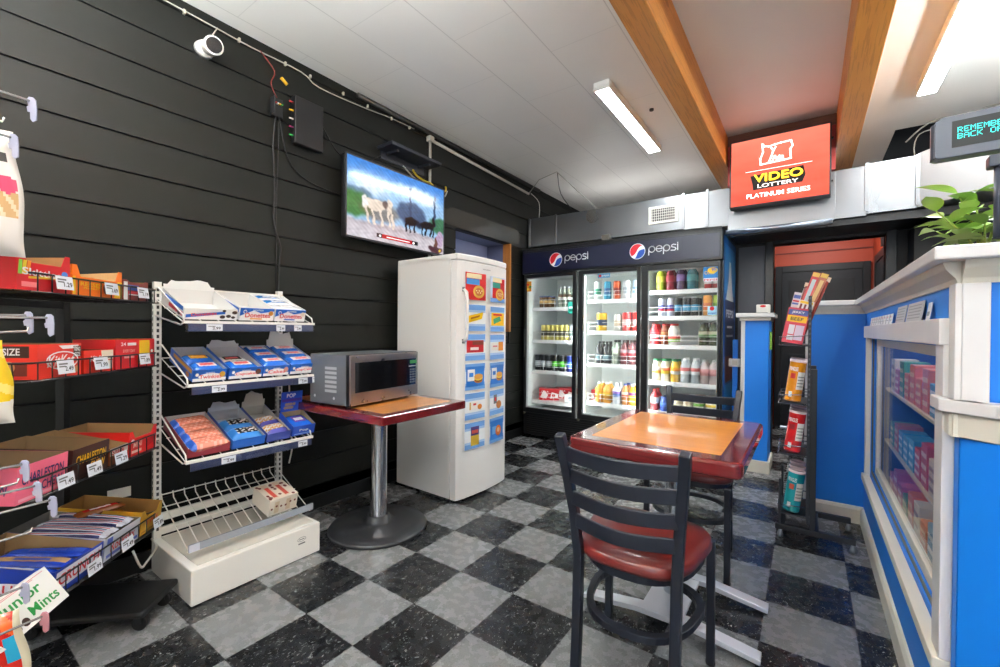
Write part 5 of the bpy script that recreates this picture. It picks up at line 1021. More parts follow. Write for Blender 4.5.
# third shelf
b8 = rackbox(2, -0.150, 0.170, 'pastry_box', 'box of pink frosted fruit pies at the left of the lowest sloping shelf', '#8c2430', '#c9c6c6', None, sideband('#7a1c28', '#8c2430'), 0.045, 0.06, d_=0.30)
for i in range(4): pillow('fruit_pie', 'pink glazed pastry in blue cornered wrap, %s in its box on the lowest shelf' % ('front', 'second', 'third', 'rear')[i], 'pastry', b8, (0, 0.03+0.07*i, 0.020), R(4), 0.16, 0.075, 0.045, (lambda u, v: mat('#1f55b4', .3) if (u < .14) else (mat('#d9826a', .25, coat=.5) if (int(u*23+v*17) % 3) else mat('#e8a08c', .25, coat=.5))), 'pink glazed pastries')
b9 = rackbox(2, 0.020, 0.150, 'pastry_box', 'box of dark donut bags second from the left on the lowest sloping shelf', HB, '#b9bcc4', None, None, 0.045, 0.06, (0.05, 16, '#b4b8c4'), d_=0.30)
for i in range(2): pillow('donut_bag', 'blue bag of dark chocolate donuts, %s in its box' % ('nearer the front', 'behind the first')[i], 'donut bag', b9, (0, 0.055+0.095*i, 0.016), R(-3), 0.14, 0.095, 0.045, (lambda u, v: mat('#2f7cc8', .3) if (u < .2 or v < .22) else (mat('#3a3230', .25, coat=.5) if int(u*13+v*11) % 3 else mat('#c8c4c0', .25))), 'chocolate donut bags')
b10 = rackbox(2, 0.165, 0.120, 'pastry_box', 'tall backed open white box of cookies on the lowest sloping shelf', '#3a4a9c', '#b7b4ae', None, None, 0.045, 0.06, (0.09, 8, '#b7b4ae'), d_=0.30)
for i in range(2): pillow('cookie_pack', 'clear packet of golden cookies, %s in the tall backed box' % ('at the front', 'just behind')[i], 'cookie packet', b10, (0, 0.05+0.09*i, 0.014), R(6), 0.11, 0.09, 0.042, (lambda u, v: mat('#4a4a9a', .3) if v < .2 else (mat('#c98c3c', .3) if int(u*9+v*7) % 2 else mat('#dfdcd8', .25))), 'cookie packets')
t = tray('toaster_pastry_box', 'bright blue carton with raised printed lid at the right end of the lowest shelf', 'pastry box', (RKX+XF-0.02, 0.300, 0.583+0.016), (R(18), 0, R(90)), 0.125, 0.15, 0.055, 0.075, '#1d4fc0', '#a89478', lambda m, F, w_, h: m.text2(F, 'Pop', 0, h*.5, w_*.4, h*.3, INKW, .001).rect2(F, -w_*.4, w_*.4, h*.1, h*.2, mat('#7aa0e0', .4)))
m = MB().box(-0.06, 0.06, -0.0007, 0.0007, 0, 0.11, mat('#1d4fc0', .35)); F = Fr((0, -0.0007, 0), (1, 0, 0), (0, 0, 1)); m.rect2(F, -.055, .055, .055, .070, mat('#4a2a90', .4)).text2(F, 'POP', -.005, .088, .05, .022, INKW, .001)
for i in range(8): m.disc2(F, -.035+.012*(i % 5)+.006*(i//5), .022+.018*(i//4), .010, .009, mat('#a08478', .5), .001, 8)
m.build('raised_lid', t, (0, 0.148, 0.07), (R(-12), 0, 0))
pillow('pastry_packet', 'blue wrapped toaster pastry lying in the bright blue carton', 'pastry packet', t, (0, 0.07, 0.03), 0, 0.11, 0.12, 0.03, wrapfn('#1d62d0', '#7a50b8', '#e8e8f0', .2, .8))
# carton on the wire tray
t = thing('cherry_box', 'cream patterned carton standing at the right of the bottom wire tray', 'carton', (RKX+XF-0.012, 0.185, 0.222), (R(14), 0, R(92)))
CRM = mat('#e8dfcf', 0.4); MB().box(-0.075, 0.075, 0, 0.16, 0, 0.085, CRM).build('carton_body', t, bevel=0.001)
m = MB(); F = Fr((0, 0, 0.085), (1, 0, 0), (0, 1, 0)); F3 = Fr((0, 0, 0), (1, 0, 0), (0, 0, 1)); rr = random.Random(3)
for x in (-.035, .025): m.rect2(F, x-.014, x+.014, .012, .15, mat('#e2cdb4', .4), .0004).rect2(F, x-.010, x+.010, .02, .12, mat('#cc4a3c', .4), .0008).rect2(F3, x-.012, x+.012, .01, .07, mat('#d8c4a4', .4))
for i in range(16): m.disc2(F, rr.choice((-.062, -.005, .055))+rr.uniform(-.008, .008), rr.uniform(.01, .15), .008, .009, mat('#6a2a20', .4), .0006, 10)
for i in range(6): m.disc2(F3, -.06+.024*i, rr.uniform(.02, .07), .006, .006, mat('#7a3a2c', .4), .0006, 8)
m.build('carton_print', t)
cable('white_power_cord', [(RKX+0.02, 0.385, 0.98), (RKX+.02, 0.40, 0.80), (RKX+.02, 0.385, 0.62), (RKX+.02, 0.42, 0.48), (RKX+.02, 0.40, 0.36)], 0.005, mat('#d4d2ca', .4), 'white cord hanging beside the right post of the white wire rack', cat='cord')
cable('white_power_cord', [(RKX+0.02, -0.268, 0.165), (RKX+.12, -0.278, 0.165), (-1.0, -0.31, 0.17), (-0.91, -0.36, 0.175), (-0.83, -0.40, 0.20), (-0.79, -0.435, 0.29)], 0.0045, mat('#d4d2ca', .4), 'white cord looping from the white rack base to the black candy rack', cat='cord')

# ------------------------------------------------------------------ black candy rack (stands at an angle)
BKM = mat('#0d0d0f', 0.4); D0 = (-0.48975, -0.75524); RZ = R(134.5)
CK = thing('candy_rack', 'black wire candy rack on casters standing at an angle left of the white rack', 'display rack', (D0[0], D0[1], 0), RZ)
MC = Matrix.Translation((D0[0], D0[1], 0)) @ Matrix.Rotation(RZ, 4, 'Z')
SZ = [(1.270, 0.0), (1.005, 0.0), (0.655, 3), (0.315, 6)]     # front height, slope in degrees
for x in (0.585, 0.02): MB().box(x-0.016, x+0.016, 0.32, 0.35, 0.09, 1.275, BKM).build('post', CK)
MB().box(0.036, 0.569, 0.325, 0.345, 1.24, 1.265, BKM).build('cross_bar', CK); MB().box(0.036, 0.569, 0.325, 0.345, 0.12, 0.16, BKM).build('cross_bar', CK)
MB().box(0.37, 0.61, -0.085, 0.36, 0.058, 0.085, BKM).build('base', CK, bevel=0.01)
for x in (0.41, 0.56):
    for y in (-0.055, 0.31):
        c = MB().tube([(x-0.011, y, 0.026), (x+0.011, y, 0.026)], 0.026, BKM, 18).build('caster', CK); MB().box(x-0.015, x+0.015, y-0.008, y+0.012, 0.028, 0.058, mat('#3a3a3c', .3, .6)).build('caster_fork', c)
for k, (z, a) in enumerate(SZ):
    ta = math.tan(R(a)); L = 0.60; m = MB(); N_ = 12
    for i in range(N_+1): x = L*i/N_; m.tube([(x, 0.0, z), (x, 0.32, z+0.32*ta)], 0.002, BKM, 5)
    for y in (0.0, 0.1, 0.2, 0.32): m.tube([(0, y, z+y*ta), (L, y, z+y*ta)], 0.003, BKM, 6)
    s = m.build('shelf', CK)
    m = MB(); h = 0.055 if k < 2 else 0.062; y0 = -0.008
    rim = [(0.0, 0.20, z+.2*ta+h), (-0.012, 0.05, z+h+.05*ta), (-0.006, 0.012, z+h), (0.02, y0, z+h), (0.3, y0, z+h), (L-.02, y0, z+h), (L+0.006, 0.012, z+h), (L+.01, 0.05, z+h-.01), (L+.008, 0.06, z+.02)]
    m.tube(rim, 0.0032, BKM, 7)
    for i in range(12): x = 0.025+(L-.05)*i/11; m.tube([(x, y0, z+h), (x, y0, z-.002)], 0.002, BKM, 5)
    for i in range(4): y = 0.03+0.05*i; m.tube([(-0.010, y, z+h+.0+y*ta), (-0.005, y, z+y*ta)], 0.002, BKM, 5)
    m.tube([(0, y0, z), (L, y0, z)], 0.0032, BKM, 6); m.build('basket_rail', s)
def ck_tag(k, x, w_=0.064, h=0.042, txt='1.49', dz=0.0, tw=0.0):
    z = SZ[k][0]+(0.055 if k < 2 else 0.062)+0.006+dz; sh = [c for c in CK.children if c.name.startswith('shelf')][k]
    m = MB().box(-w_/2, w_/2, -0.0012, 0, -h, 0, TAGM); F = Fr((0, -0.0013, -h/2), (1, 0, 0), (0, 0, 1)); m.rect2(F, -w_*.42, w_*.1, h*.18, h*.30, GY).rect2(F, -w_*.42, -w_*.05, h*.0, h*.1, GY).text2(F, txt, w_*.16, -h*.12, w_*.5, h*.36, INK)
    m.build('price_tag', sh, (x, -0.0125, z), (R(-8), R(tw), 0))
for k, x, tx in ((0, 0.11, '1.29'), (0, 0.315, '2.69'), (0, 0.49, '1.19'), (1, 0.115, '2.49'), (1, 0.265, '1.99'), (1, 0.50, '1.89'), (2, 0.115, '1.49'), (2, 0.235, '1.49'), (2, 0.365, '1.29'), (3, 0.235, '1.99'), (3, 0.40, '1.49'), (3, 0.59, '1.89'), (3, 0.06, '2.19')): ck_tag(k, x, txt=tx, dz=(-.005 if k < 2 else -.022))
def ckbox(k, x0, x1, name, lab, outer, inner, front, side=None, hf=0.09, hb=0.10, d_=0.24, y0=0.0, cat='candy box', sidecol=None, notch=None, ears=None, flap=None, yaw=0.0):
    z, a = SZ[k]; W = MC @ Vector(((x0+x1)/2, y0+0.002, z+0.0035+y0*math.tan(R(a))))
    return tray(name, lab, cat, W, (R(a), 0, RZ+R(yaw)), x1-x0, d_, hf, hb, outer, inner, front, side, flap, ears, 'candy boxes on the black rack', sidecol, notch)
def f_skit(m, F, w_, h):
    for i, c in enumerate(('#7cc040', '#f0d030', '#f08a20')): m.poly2(F, [(-w_*.48+i*.012, h*.55), (-w_*.48+.012+i*.012, h*.55), (-w_*.40+i*.014, h*1.05), (-w_*.46+i*.014, h*1.05)], mat(c, .35))
    m.text2(F, 'Skittles', -w_*.05, h*.66, w_*.72, h*.26, INKW, .001, slope=-.02).poly2(F, [(-w_*.3, h*.50), (w_*.45, h*.62), (w_*.45, h*.52), (-w_*.3, h*.42)], mat('#e8c030', .4)).rect2(F, -w_*.42, -w_*.12, h*.12, h*.30, mat('#f08888', .4)).disc2(F, w_*.38, h*.72, .012, .010, mat('#4a86d8', .4), .0012)
ckbox(0, -0.03, 0.155, 'candy_box', 'bright red fruit candy box at the near end of the top black shelf', '#c8161e', '#9a6a3c', f_skit, lambda m, F, d_, h: m.text2(F, 'FRUIT', d_*.6, h*.5, d_*.4, h*.25, INKW), hf=0.082, hb=0.11, notch=0.118, d_=0.22)
def f_peach(m, F, w_, h): m.rect2(F, -w_/2+.001, -w_/2+.012, .002, h, YEL).text2(F, 'REESES', -w_*.15, h*.62, w_*.42, h*.22, YEL, .001, slope=-.02).text2(F, 'PEANUT', -w_*.15, h*.42, w_*.3, h*.10, YEL, .001).disc2(F, w_*.15, h*.5, .014, .02, mat('#6a2a1a', .4)).poly2(F, [(w_*.32, 0.002), (w_*.5, .002), (w_*.5, h), (w_*.40, h)], YEL)
ckbox(0, 0.165, 0.395, 'candy_box', 'orange candy box with yellow corners in the middle of the top black shelf', '#ee7414', '#b08a5c', f_peach, None, hf=0.062, hb=0.085, notch=0.100, d_=0.22)
ckbox(0, 0.405, 0.55, 'candy_box', 'small red white and blue candy box at the far end of the top black shelf', '#7a2a20', '#8c6844', lambda m, F, w_, h: m.rect2(F, -w_/2, -w_*.35, 0, h, INKW).rect2(F, -w_*.33, w_*.1, h*.55, h*.85, mat('#3c5cb0', .4)).rect2(F, -w_*.33, w_*.1, h*.35, h*.5, mat('#c8323a', .4)).rect2(F, -w_*.3, w_*.4, h*.28, h*.34, INKW).rect2(F, w_*.2, w_*.32, h*.4, h*.8, INKW), None, hf=0.070, hb=0.080, notch=0.078, d_=0.2)
def f_kit(m, F, w_, h):
    m.poly2(F, [(-w_*.05, h*.95), (w_*.55-.02, h*.95), (w_*.42, h*.85), (w_*.05, h*.84)], INKW); ring(m, F, w_*.05, h*.5, w_*.36, h*.26, .004, INKW, l=.0006); m.text2(F, 'KitKat', w_*.02, h*.50, w_*.6, h*.34, INKW, .001, slope=.04, shear=.25).rect2(F, w_*.30, w_*.49, h*.58, h*.92, mat('#4a2c20', .4)).text2(F, 'KING', w_*.395, h*.82, w_*.14, h*.12, INKW, .001).text2(F, 'SIZE', w_*.395, h*.66, w_*.14, h*.12, INKW, .001)
    for x in (.22, .38): m.disc2(F, w_*x, h*.2, w_*.06, h*.10, mat('#c8905c', .4), .001)
def s_king(m, F, d_, h): m.rect2(F, d_*.0, d_*.92, h*.62, h*.95, mat('#3c2218', .4)).text2(F, 'KING SIZE', d_*.62, h*.79, d_*.42, h*.2, INKW, .001).rect2(F, d_*.55, d_*.9, h*.1, h*.5, mat('#6a2418', .4)).disc2(F, d_*.72, h*.35, .016, .018, mat('#c8905c', .4), .001)
ckbox(1, 0.036, 0.201, 'candy_box', 'red and brown king size chocolate box at the near end of the second black shelf', '#dd3322', '#8c6844', f_kit, s_king, hf=0.105, hb=0.105, d_=0.26)
def f_kit2(m, F, w_, h): m.poly2(F, [(w_*.1, h*.55), (w_*.48, h*.55), (w_*.48, h*.97), (w_*.05, h*.97)], mat('#eadfc8', .4)); m.text2(F, 'KitKat', -w_*.0, h*.62, w_*.6, h*.26, INKW, .001, shear=.2).rect2(F, w_*.2, w_*.45, h*.1, h*.5, mat('#e8e0d0', .4))
ckbox(1, 0.212, 0.352, 'candy_box', 'smaller red and cream chocolate box in the middle of the second black shelf', '#dc3020', '#7a3424', f_kit2, lambda m, F, d_, h: m.rect2(F, .0, d_*.95, .002, h*.9, mat('#9c1418', .4)), hf=0.078, hb=0.078, d_=0.10)
t = thing('yellow_carton', 'long yellow and red carton standing behind the small chocolate box on the second shelf', 'carton', MC @ Vector((0.325, 0.125, 1.0085)), RZ)
MB().box(-0.12, 0.03, 0, 0.10, 0, 0.098, mat('#d8a020', .4)).build('carton_body', t, bevel=.001); F = Fr((-0.045, 0, 0), (1, 0, 0), (0, 0, 1)); MB().rect2(F, -.06, .06, .085, .094, RED).build('carton_print', t)
def f_24(m, F, w_, h): m.text2(F, '24', -w_*.32, h*.84, w_*.12, h*.12, INKW).rect2(F, -w_*.22, w_*.0, h*.78, h*.88, INKW).text2(F, 'EVERY DAY', -w_*.18, h*.6, w_*.3, h*.1, mat('#f0b8a8', .4)).rect2(F, -w_*.3, -w_*.05, h*.35, h*.42, mat('#f0b8a8', .4)).rect2(F, w_*.08, w_*.36, h*.45, h*.95, YEL).rect2(F, w_*.04, w_*.36, h*.12, h*.4, mat('#e8a828', .4)).rect2(F, w_*.05, w_*.09, h*.15, h*.38, INK, .001).disc2(F, w_*.42, h*.55, .008, .006, INKW, .001)
ckbox(1, 0.362, 0.592, 'candy_box', 'wide red candy box with yellow panel at the far end of the second shelf', '#d01c20', '#a87838', f_24, None, hf=0.112, hb=0.112, d_=0.14)
def f_cc(c, tc):
    def f(m, F, w_, h): m.text2(F, 'CHARLESTON', w_*.0, h*.62, w_*.82, h*.28, mat(tc, .4), .001, slope=.0).text2(F, 'CHEW', w_*.18, h*.30, w_*.42, h*.26, mat(tc, .4), .001).rect2(F, -w_*.45, w_*.45, h*.05, h*.13, mat(c, .4))
    return f
ckbox(2, -0.035, 0.140, 'candy_box', 'pink chewy candy box at the near end of the third black shelf', '#ef6c86', '#7c6448', f_cc('#f6a4b4', '#22205c'), lambda m, F, d_, h: m.text2(F, 'CHEW', d_*.72, h*.4, d_*.36, h*.3, mat('#22205c', .4)).rect2(F, .0, d_*.3, h*.1, h*.9, mat('#e05070', .4)), hf=0.108, hb=0.108, d_=0.20)
ckbox(2, 0.160, 0.322, 'candy_box', 'dark brown chewy candy box beside the pink one on the third black shelf', '#3a1d18', '#8c7250', f_cc('#2a1410', '#f0b81c'), lambda m, F, d_, h: m.disc2(F, d_*.9, h*.85, .010, .006, YEL), hf=0.104, hb=0.108, d_=0.26)
ckbox(2, 0.330, 0.425, 'candy_box', 'open tray with red lettering on brown card on the third black shelf', '#8a4a28', '#9c7c54', lambda m, F, w_, h: m.rect2(F, -w_/2, w_/2, h*.55, h, mat('#d8c8b8', .4)).text2(F, 'Snack', -w_*.05, h*.76, w_*.7, h*.36, RED, .001).rect2(F, w_*.15, w_*.48, 0.002, h*.5, mat('#e0862a', .4)), None, hf=0.062, hb=0.105, d_=0.25)
ckbox(2, 0.432, 0.600, 'candy_box', 'red candy tray with a cut-out front at the far end of the third black shelf', '#d6221e', '#9c7a50', lambda m, F, w_, h: m.text2(F, 'MINI', -w_*.2, h*.6, w_*.3, h*.3, mat('#f0c8b8', .4)).rect2(F, -w_*.4, -w_*.05, h*.15, h*.3, mat('#f0c8b8', .4)).poly2(F, [(w_*.12, h*.2), (w_*.4, h*.4), (w_*.4, h*.85), (w_*.12, h*.6)], mat('#b81418', .4)).disc2(F, -w_*.38, h*.85, .01, .008, INKW), None, hf=0.070, hb=0.095, notch=0.098, d_=0.26)
# bottom shelf
def f_crunch(m, F, w_, h): m.poly2(F, [(-w_*.46, h*.12), (w_*.46, h*.12), (w_*.46, h*.9), (-w_*.46, h*.9)], mat('#e8e8f0', .35)).poly2(F, [(-w_*.46, h*.12), (w_*.46, h*.12), (w_*.46, h*.3), (-w_*.46, h*.2)], mat('#1c3fa8', .35), .0008).text2(F, 'CRUNCH', 0, h*.56, w_*.82, h*.42, mat('#d21f2c', .35), .0012)
def s_crunch(m, F, d_, h): m.rect2(F, d_*.3, d_*.98, h*.1, h*.5, mat('#e8e8f0', .35)).text2(F, 'CRUNCH', d_*.66, h*.3, d_*.6, h*.3, mat('#c81f2c', .35), .0012)
b = ckbox(3, 0.085, 0.290, 'candy_box', 'blue crisp chocolate box with red lettering on the bottom black shelf', '#1a3aa0', '#9a7c54', f_crunch, s_crunch, hf=0.085, hb=0.105, d_=0.30)
for i in range(3): pillow('candy_bar', 'shiny blue candy bar packet lying %s in the blue box' % ('at the left', 'in the middle', 'at the right')[i], 'candy bar', b, (-0.06+0.06*i, 0.14, 0.045), R(90+6*i-4), 0.24, 0.055, 0.025, wrapfn('#1a3aa4', '#2f58c8' if i != 1 else '#c8a078', '#c9ccd8' if i == 0 else '#1a3aa4', .1, .9), 'candy bars in the blue box')
b = ckbox(3, 0.300, 0.490, 'candy_box', 'pale grey candy box heaped with striped wrapped bars on the bottom black shelf', '#c4c6ce', '#6c6a66', lambda m, F, w_, h: m.text2(F, 'Rockstix', 0, h*.5, w_*.7, h*.4, mat('#d03a3c', .35), .0012).rect2(F, -w_*.45, w_*.45, h*.1, h*.24, mat('#4a5cae', .35)).rect2(F, -w_*.45, -w_*.3, h*.7, h*.95, mat('#4a5cae', .35)), None, hf=0.085, hb=0.095, d_=0.32)
for i in range(6): pillow('candy_bar', 'silver red and blue striped candy bar, %s in the grey box' % ('first from the left', 'second from the left', 'third from the left', 'fourth from the left', 'second from the right', 'furthest right')[i], 'candy bar', b, (-0.072+0.029*i, 0.15, 0.066+0.004*(i % 2)), R(90+rnd.uniform(-5, 5)), 0.27, 0.034, 0.028, (lambda u, v: (mat('#b8433c', .25), mat('#c9cbd6', .2), mat('#2a2c54', .25), mat('#a9aec4', .2))[int(v*7) % 4] if 0.05 < u < .95 else mat('#b9bcc8', .2)), 'striped candy bars in the grey box')
b = ckbox(3, 0.498, 0.632, 'candy_box', 'gold cardboard caramel bar box at the far end of the bottom black shelf', '#b98a1c', '#8c6430', lambda m, F, w_, h: m.text2(F, 'TWIX', w_*.05, h*.62, w_*.6, h*.34, mat('#c8241f', .35), .001).rect2(F, -w_*.45, w_*.45, h*.1, h*.2, mat('#8a6414', .4)), None, hf=0.070, hb=0.105, notch=0.098, d_=0.30)
pillow('candy_bar', 'caramel bar in a red and gold wrapper lying across the gold box', 'candy bar', b, (-0.055, 0.16, 0.085), R(150), 0.16, 0.045, 0.025, wrapfn('#8a4a22', '#c8241f', '#f2ece6', .15, .85))
pillow('candy_bar', 'second red and gold caramel bar deeper inside the gold box', 'candy bar', b, (0.0, 0.20, 0.05), R(100), 0.16, 0.042, 0.024, wrapfn('#a8702c', '#c03a24', '#d8b058', .15, .85))
# mint box leaning at the near end
W = MC @ Vector((-0.030, -0.055, 0.325)); t = thing('mint_box', 'white candy box with green Junior Mints lettering tipped up on the bottom black shelf', 'candy box', W, (R(-32), R(-2), RZ+R(4)), 'candy boxes on the black rack')
MB().box(-0.115, 0.115, 0, 0.035, 0, 0.118, mat('#eceae4', .4)).build('carton_body', t, bevel=.001)
m = MB(); F = Fr((0, 0, 0), (1, 0, 0), (0, 0, 1)); GN = mat('#1f8a3c', .4)
m.text2(F, 'Junior', -.005, .078, .14, .040, GN, .001).text2(F, 'Mints', .045, .036, .10, .030, GN, .001).disc2(F, -.03, .022, .012, .012, mat('#3a2218', .4), .001).disc2(F, -.058, .018, .010, .009, mat('#4a2c20', .4), .001).rect2(F, -.1, .1, .110, .112, mat('#d88a8a', .4)).rect2(F, -.1, .06, .106, .108, mat('#d88a8a', .4)); m.build('carton_print', t)
tag(MB().box(0, 0.004, -0.042, 0.042, 0, 0.045, mat('#dcdad2', .5)).build('wall_plate', None, (WX+0.0005, -0.37, 0.375)), 'white plate on the black wall behind the candy rack, above its bottom shelf', 'plate')

# ------------------------------------------------------------------ peg hooks and hanging bags at the left edge of the picture
HR = thing('hook_rack', 'wire rack of long peg hooks at the left edge, nearest the camera', 'hook rack', (-0.55, -1.16, 0)); HM = mat('#d2d0cb', 0.25, 0.7); TGP = mat('#b6b9cf', 0.2)
m = MB()
for i in range(9): m.tube([(-0.35+0.08*i, 0, 0.05), (-0.35+0.08*i, 0, 1.95)], 0.003, BKM, 5)
for i in range(12): m.tube([(-0.36, 0, 0.12+0.165*i), (0.30, 0, 0.12+0.165*i)], 0.003, BKM, 5)
m.build('wire_panel', HR); MB().box(-0.36, 0.30, -0.15, 0.15, 0.0, 0.04, BKM).build('base', HR, bevel=.004)
def hook(tip, drop=0.035, tint=TGP, back=None):
    tx, ty, tz = tip; b = back or (tx+0.05, -1.155, tz-0.01)
    def Lc(p): return (p[0]+0.55, p[1]+1.16, p[2])
    h = MB().tube([Lc(b), Lc((b[0]-.02, (b[1]+ty)/2, (b[2]+tz)/2+.002)), Lc((tx, ty, tz))], 0.0032, HM, 8).build('hook', HR)
    MB().prism([(-0.002, -drop*1.5), (0.006, -drop*1.35), (0.009, -drop*.5), (0.009, 0.004), (0.004, 0.010), (-0.004, 0.010), (-0.008, 0.003), (-0.007, -drop*.35), (-0.011, -drop*.45), (-0.010, -drop*.8), (-0.005, -drop*.8), (-0.006, -drop*1.3)], 'x', -0.0022, 0.0022, tint).build('tag_holder', h, Lc((tx, ty+.004, tz)), (0, R(10), R(-35)))
for tip, tt in (((-0.35, -0.768, 1.772), TGP), ((-0.36, -0.800, 1.665), TGP), ((-0.35, -0.735, 1.192), TGP), ((-0.37, -0.772, 1.198), TGP), ((-0.34, -0.760, 0.738), TGP), ((-0.34, -0.731, 0.690), TGP), ((-0.35, -0.782, 0.800), TGP), ((-0.35, -0.782, 0.470), TGP), ((-0.35, -0.745, 0.372), mat('#c98a92', .25))): hook(tip, tint=tt)
for p0, p1 in (((-0.30, -1.155, 1.69), (-0.36, -0.815, 1.70)), ((-0.30, -1.155, 1.13), (-0.36, -0.772, 1.155)), ((-0.30, -1.155, 0.60), (-0.36, -0.765, 0.61)), ((-0.30, -1.155, 0.72), (-0.36, -0.79, 0.75)), ((-0.30, -1.155, 0.30), (-0.36, -0.80, 0.33))):
    MB().tube([(p0[0]+.55, p0[1]+1.16, p0[2]), (p1[0]+.55, p1[1]+1.16, p1[2]), (p1[0]+.55, p1[1]+1.163, p1[2]+.012)], 0.0032, HM, 8).build('lower_hook', HR)
def bag(lab, loc, w_, h_, th, yaw, fn, name='snack_bag', prn=None):
    t = thing(name, lab, 'snack bag', loc, yaw, 'snack bags on the peg hooks')
    def P(u, v, s):
        x = (u-.5)*w_*(1-0.04*math.sin(v*9)-0.28*max(v-.25, 0)); z = (v-1)*h_; q = math.sqrt(max(1-abs(2*u-1)**3, 0))*max(1-abs(2*v-1)**6, 0)
        return (x, -s*th/2*q + 0.004*math.sin(u*13+v*7)*q, z)
    m = MB(); m.grid(44, 56, lambda u, v: P(u, v, 1), fn); m.grid(12, 16, lambda u, v: P(1-u, v, -1), lambda u, v: fn(1-u, v)); o = m.build('bag_body', t); return t
Cc = lambda h: mat(h, 0.25, coat=.3)
def fn1(u, v):
    if ((u-.86)/.10)**2+((v-.56)/.07)**2 < 1: return Cc('#d0486a')
    if .62 < u < .95 and .30 < v < .50: return Cc('#c09a68') if int(u*20+v*16) % 3 else Cc('#dcc8a8')
    if .82 < u < .9 and .74 < v < .80: return Cc('#3a3634')
    if u < .66 and v < .8: return Cc('#8a6a50')
    return Cc('#ded9d2')
bag('white pretzel bag with a pink heart hanging from the top peg hook', (-0.41, -0.868, 1.690), 0.20, 0.335, 0.06, R(78), fn1)
bag('yellow snack bag with a white foot hanging on the middle peg hooks', (-0.43, -0.890, 1.130), 0.21, 0.225, 0.06, R(78), lambda u, v: Cc('#e2ddd2') if v < .18+.1*u else (Cc('#c8342c') if (v > .6 and u > .62 and u < .78) else (Cc('#4ab0c8') if .42 < v < .5 and u > .7 and u < .85 else (Cc('#e8c21c') if int(v*9+u*5) % 4 else Cc('#f0d870')))))
bag('blue and orange snack bag hanging below the yellow one', (-0.44, -0.915, 0.955), 0.20, 0.20, 0.05, R(78), lambda u, v: Cc('#2aa0c0') if v > .85 else (Cc('#c86a3a') if v > .5 else Cc('#1f4aa0')))
bag('red and orange snack bag with blue and cream corners at the bottom left peg hooks', (-0.39, -0.868, 0.405), 0.22, 0.28, 0.07, R(78), lambda u, v: Cc('#e0d8b8') if (v < .22 or u > .93) else (Cc('#2aa8d0') if u > .82 and .55 < v < .8 else (Cc('#c82418') if int(u*6+v*8) % 4 else Cc('#e8642a'))))
# ------------------------------------------------------------------ blue counter with display window, low wall
BL = plaster_mat('blue_satin_paint', '#0072d2', '#037ade', 0.5, 3.0); TR = plaster_mat('cream_trim_paint', '#cccaca', '#d8d6d4', 0.35, 9.0); TR2 = plaster_mat('cream_trim_warm', '#cdc8ba', '#d8d3c6', 0.4, 9.0)
SX0 = 1.645; YC = 0.45; CT = 1.367
CO = thing('service_counter', 'blue service counter with cream trim and a built-in display window at the right', 'counter', (0, 0, 0))
WY0, WY1, WZ0, WZ1 = 0.56, 2.14, 0.40, 1.135
m = MB()
m.box(SX0, SX0+0.045, YC, WY0, 0, 1.32, BL).box(SX0, SX0+0.045, WY1, 2.55, 0, 1.32, BL).box(SX0, SX0+0.045, WY0, WY1, 0, WZ0, BL).box(SX0, SX0+0.045, WY0, WY1, WZ1, 1.32, BL)
m.build('side_wall', CO)
MB().box(SX0+0.045, 2.9, YC, YC+0.10, 0, 1.32, BL).build('end_wall', CO)
MB().box(1.372, SX0, 2.45, 2.55, 0, 1.32, BL).build('return_wall', CO)
MB().box(1.345, 1.372, 2.43, 2.57, 0, 1.28, TR).build('end_board', CO, bevel=.003)
MB().prism([(1.30, 2.40), (SX0-0.055, 2.40), (SX0-0.055, YC-0.055), (2.95, YC-0.055), (2.95, YC+0.20), (SX0+0.16, YC+0.20), (SX0+0.16, 2.62), (1.30, 2.62)], 'z', 1.336, CT, TR).build('counter_cap', CO, bevel=0.004)
MB().prism([(SX0+0.0, YC+0.02), (2.90, YC+0.02), (2.90, YC+0.62), (SX0+0.62, YC+0.62), (SX0+0.62, 2.6), (SX0+0.03, 2.6)], 'z', CT, CT+0.005, mat('#3c4048', 0.3)).build('counter_top', CO)
# crown moulding under the cap
prof = [(0.0, 1.284), (0.006, 1.284), (0.009, 1.296), (0.026, 1.318), (0.032, 1.3355), (0.0, 1.3355)]
m = MB().prism([(SX0-a, z) for a, z in prof], 'y', YC-0.0, 2.45, TR2).prism([(YC-a, z) for a, z in prof], 'x', SX0, 2.9, TR2).prism([(2.45-a, z) for a, z in prof], 'x', 1.345, SX0, TR2); m.build('crown_moulding', CO)
MB().box(SX0-0.012, SX0, YC-0.012, YC+0.045, 0.99, 1.284, TR).box(SX0, SX0+0.045, YC-0.012, YC, 0.99, 1.284, TR).build('corner_board', CO, bevel=.002)
# lower shelf moulding around the near corner
def chamf(o, z0, z1, mt, nm): MB().prism([(SX0-o, YC+0.09), (SX0-o, YC+0.0), (SX0+0.055-o*.4, YC-0.055-o*.4), (SX0+0.055, YC-0.055-o), (2.9, YC-0.055-o), (2.9, YC-0.001), (SX0-.013, YC-.013), (SX0-.013, YC+0.09)], 'z', z0, z1, mt).build(nm, CO, bevel=.003)
chamf(0.035, 0.985, 1.015, TR, 'shelf_trim'); chamf(0.018, 0.93, 0.985, TR2, 'shelf_trim')
MB().prism([(SX0+.0, YC-.0125), (SX0+0.06, YC-0.07), (2.9, YC-0.07), (2.9, YC-0.0125)], 'z', 0.0, 0.93, BL).build('lower_panel', CO)
# baseboards
bp = [(0.0, 0.0), (0.016, 0.0), (0.016, 0.085), (0.008, 0.10), (0.0, 0.105)]
MB().prism([(SX0-a, z) for a, z in bp], 'y', YC+.0, 2.434, TR2).prism([(2.45-a, z) for a, z in bp], 'x', 1.372, SX0, TR2).build('base_moulding', CO)
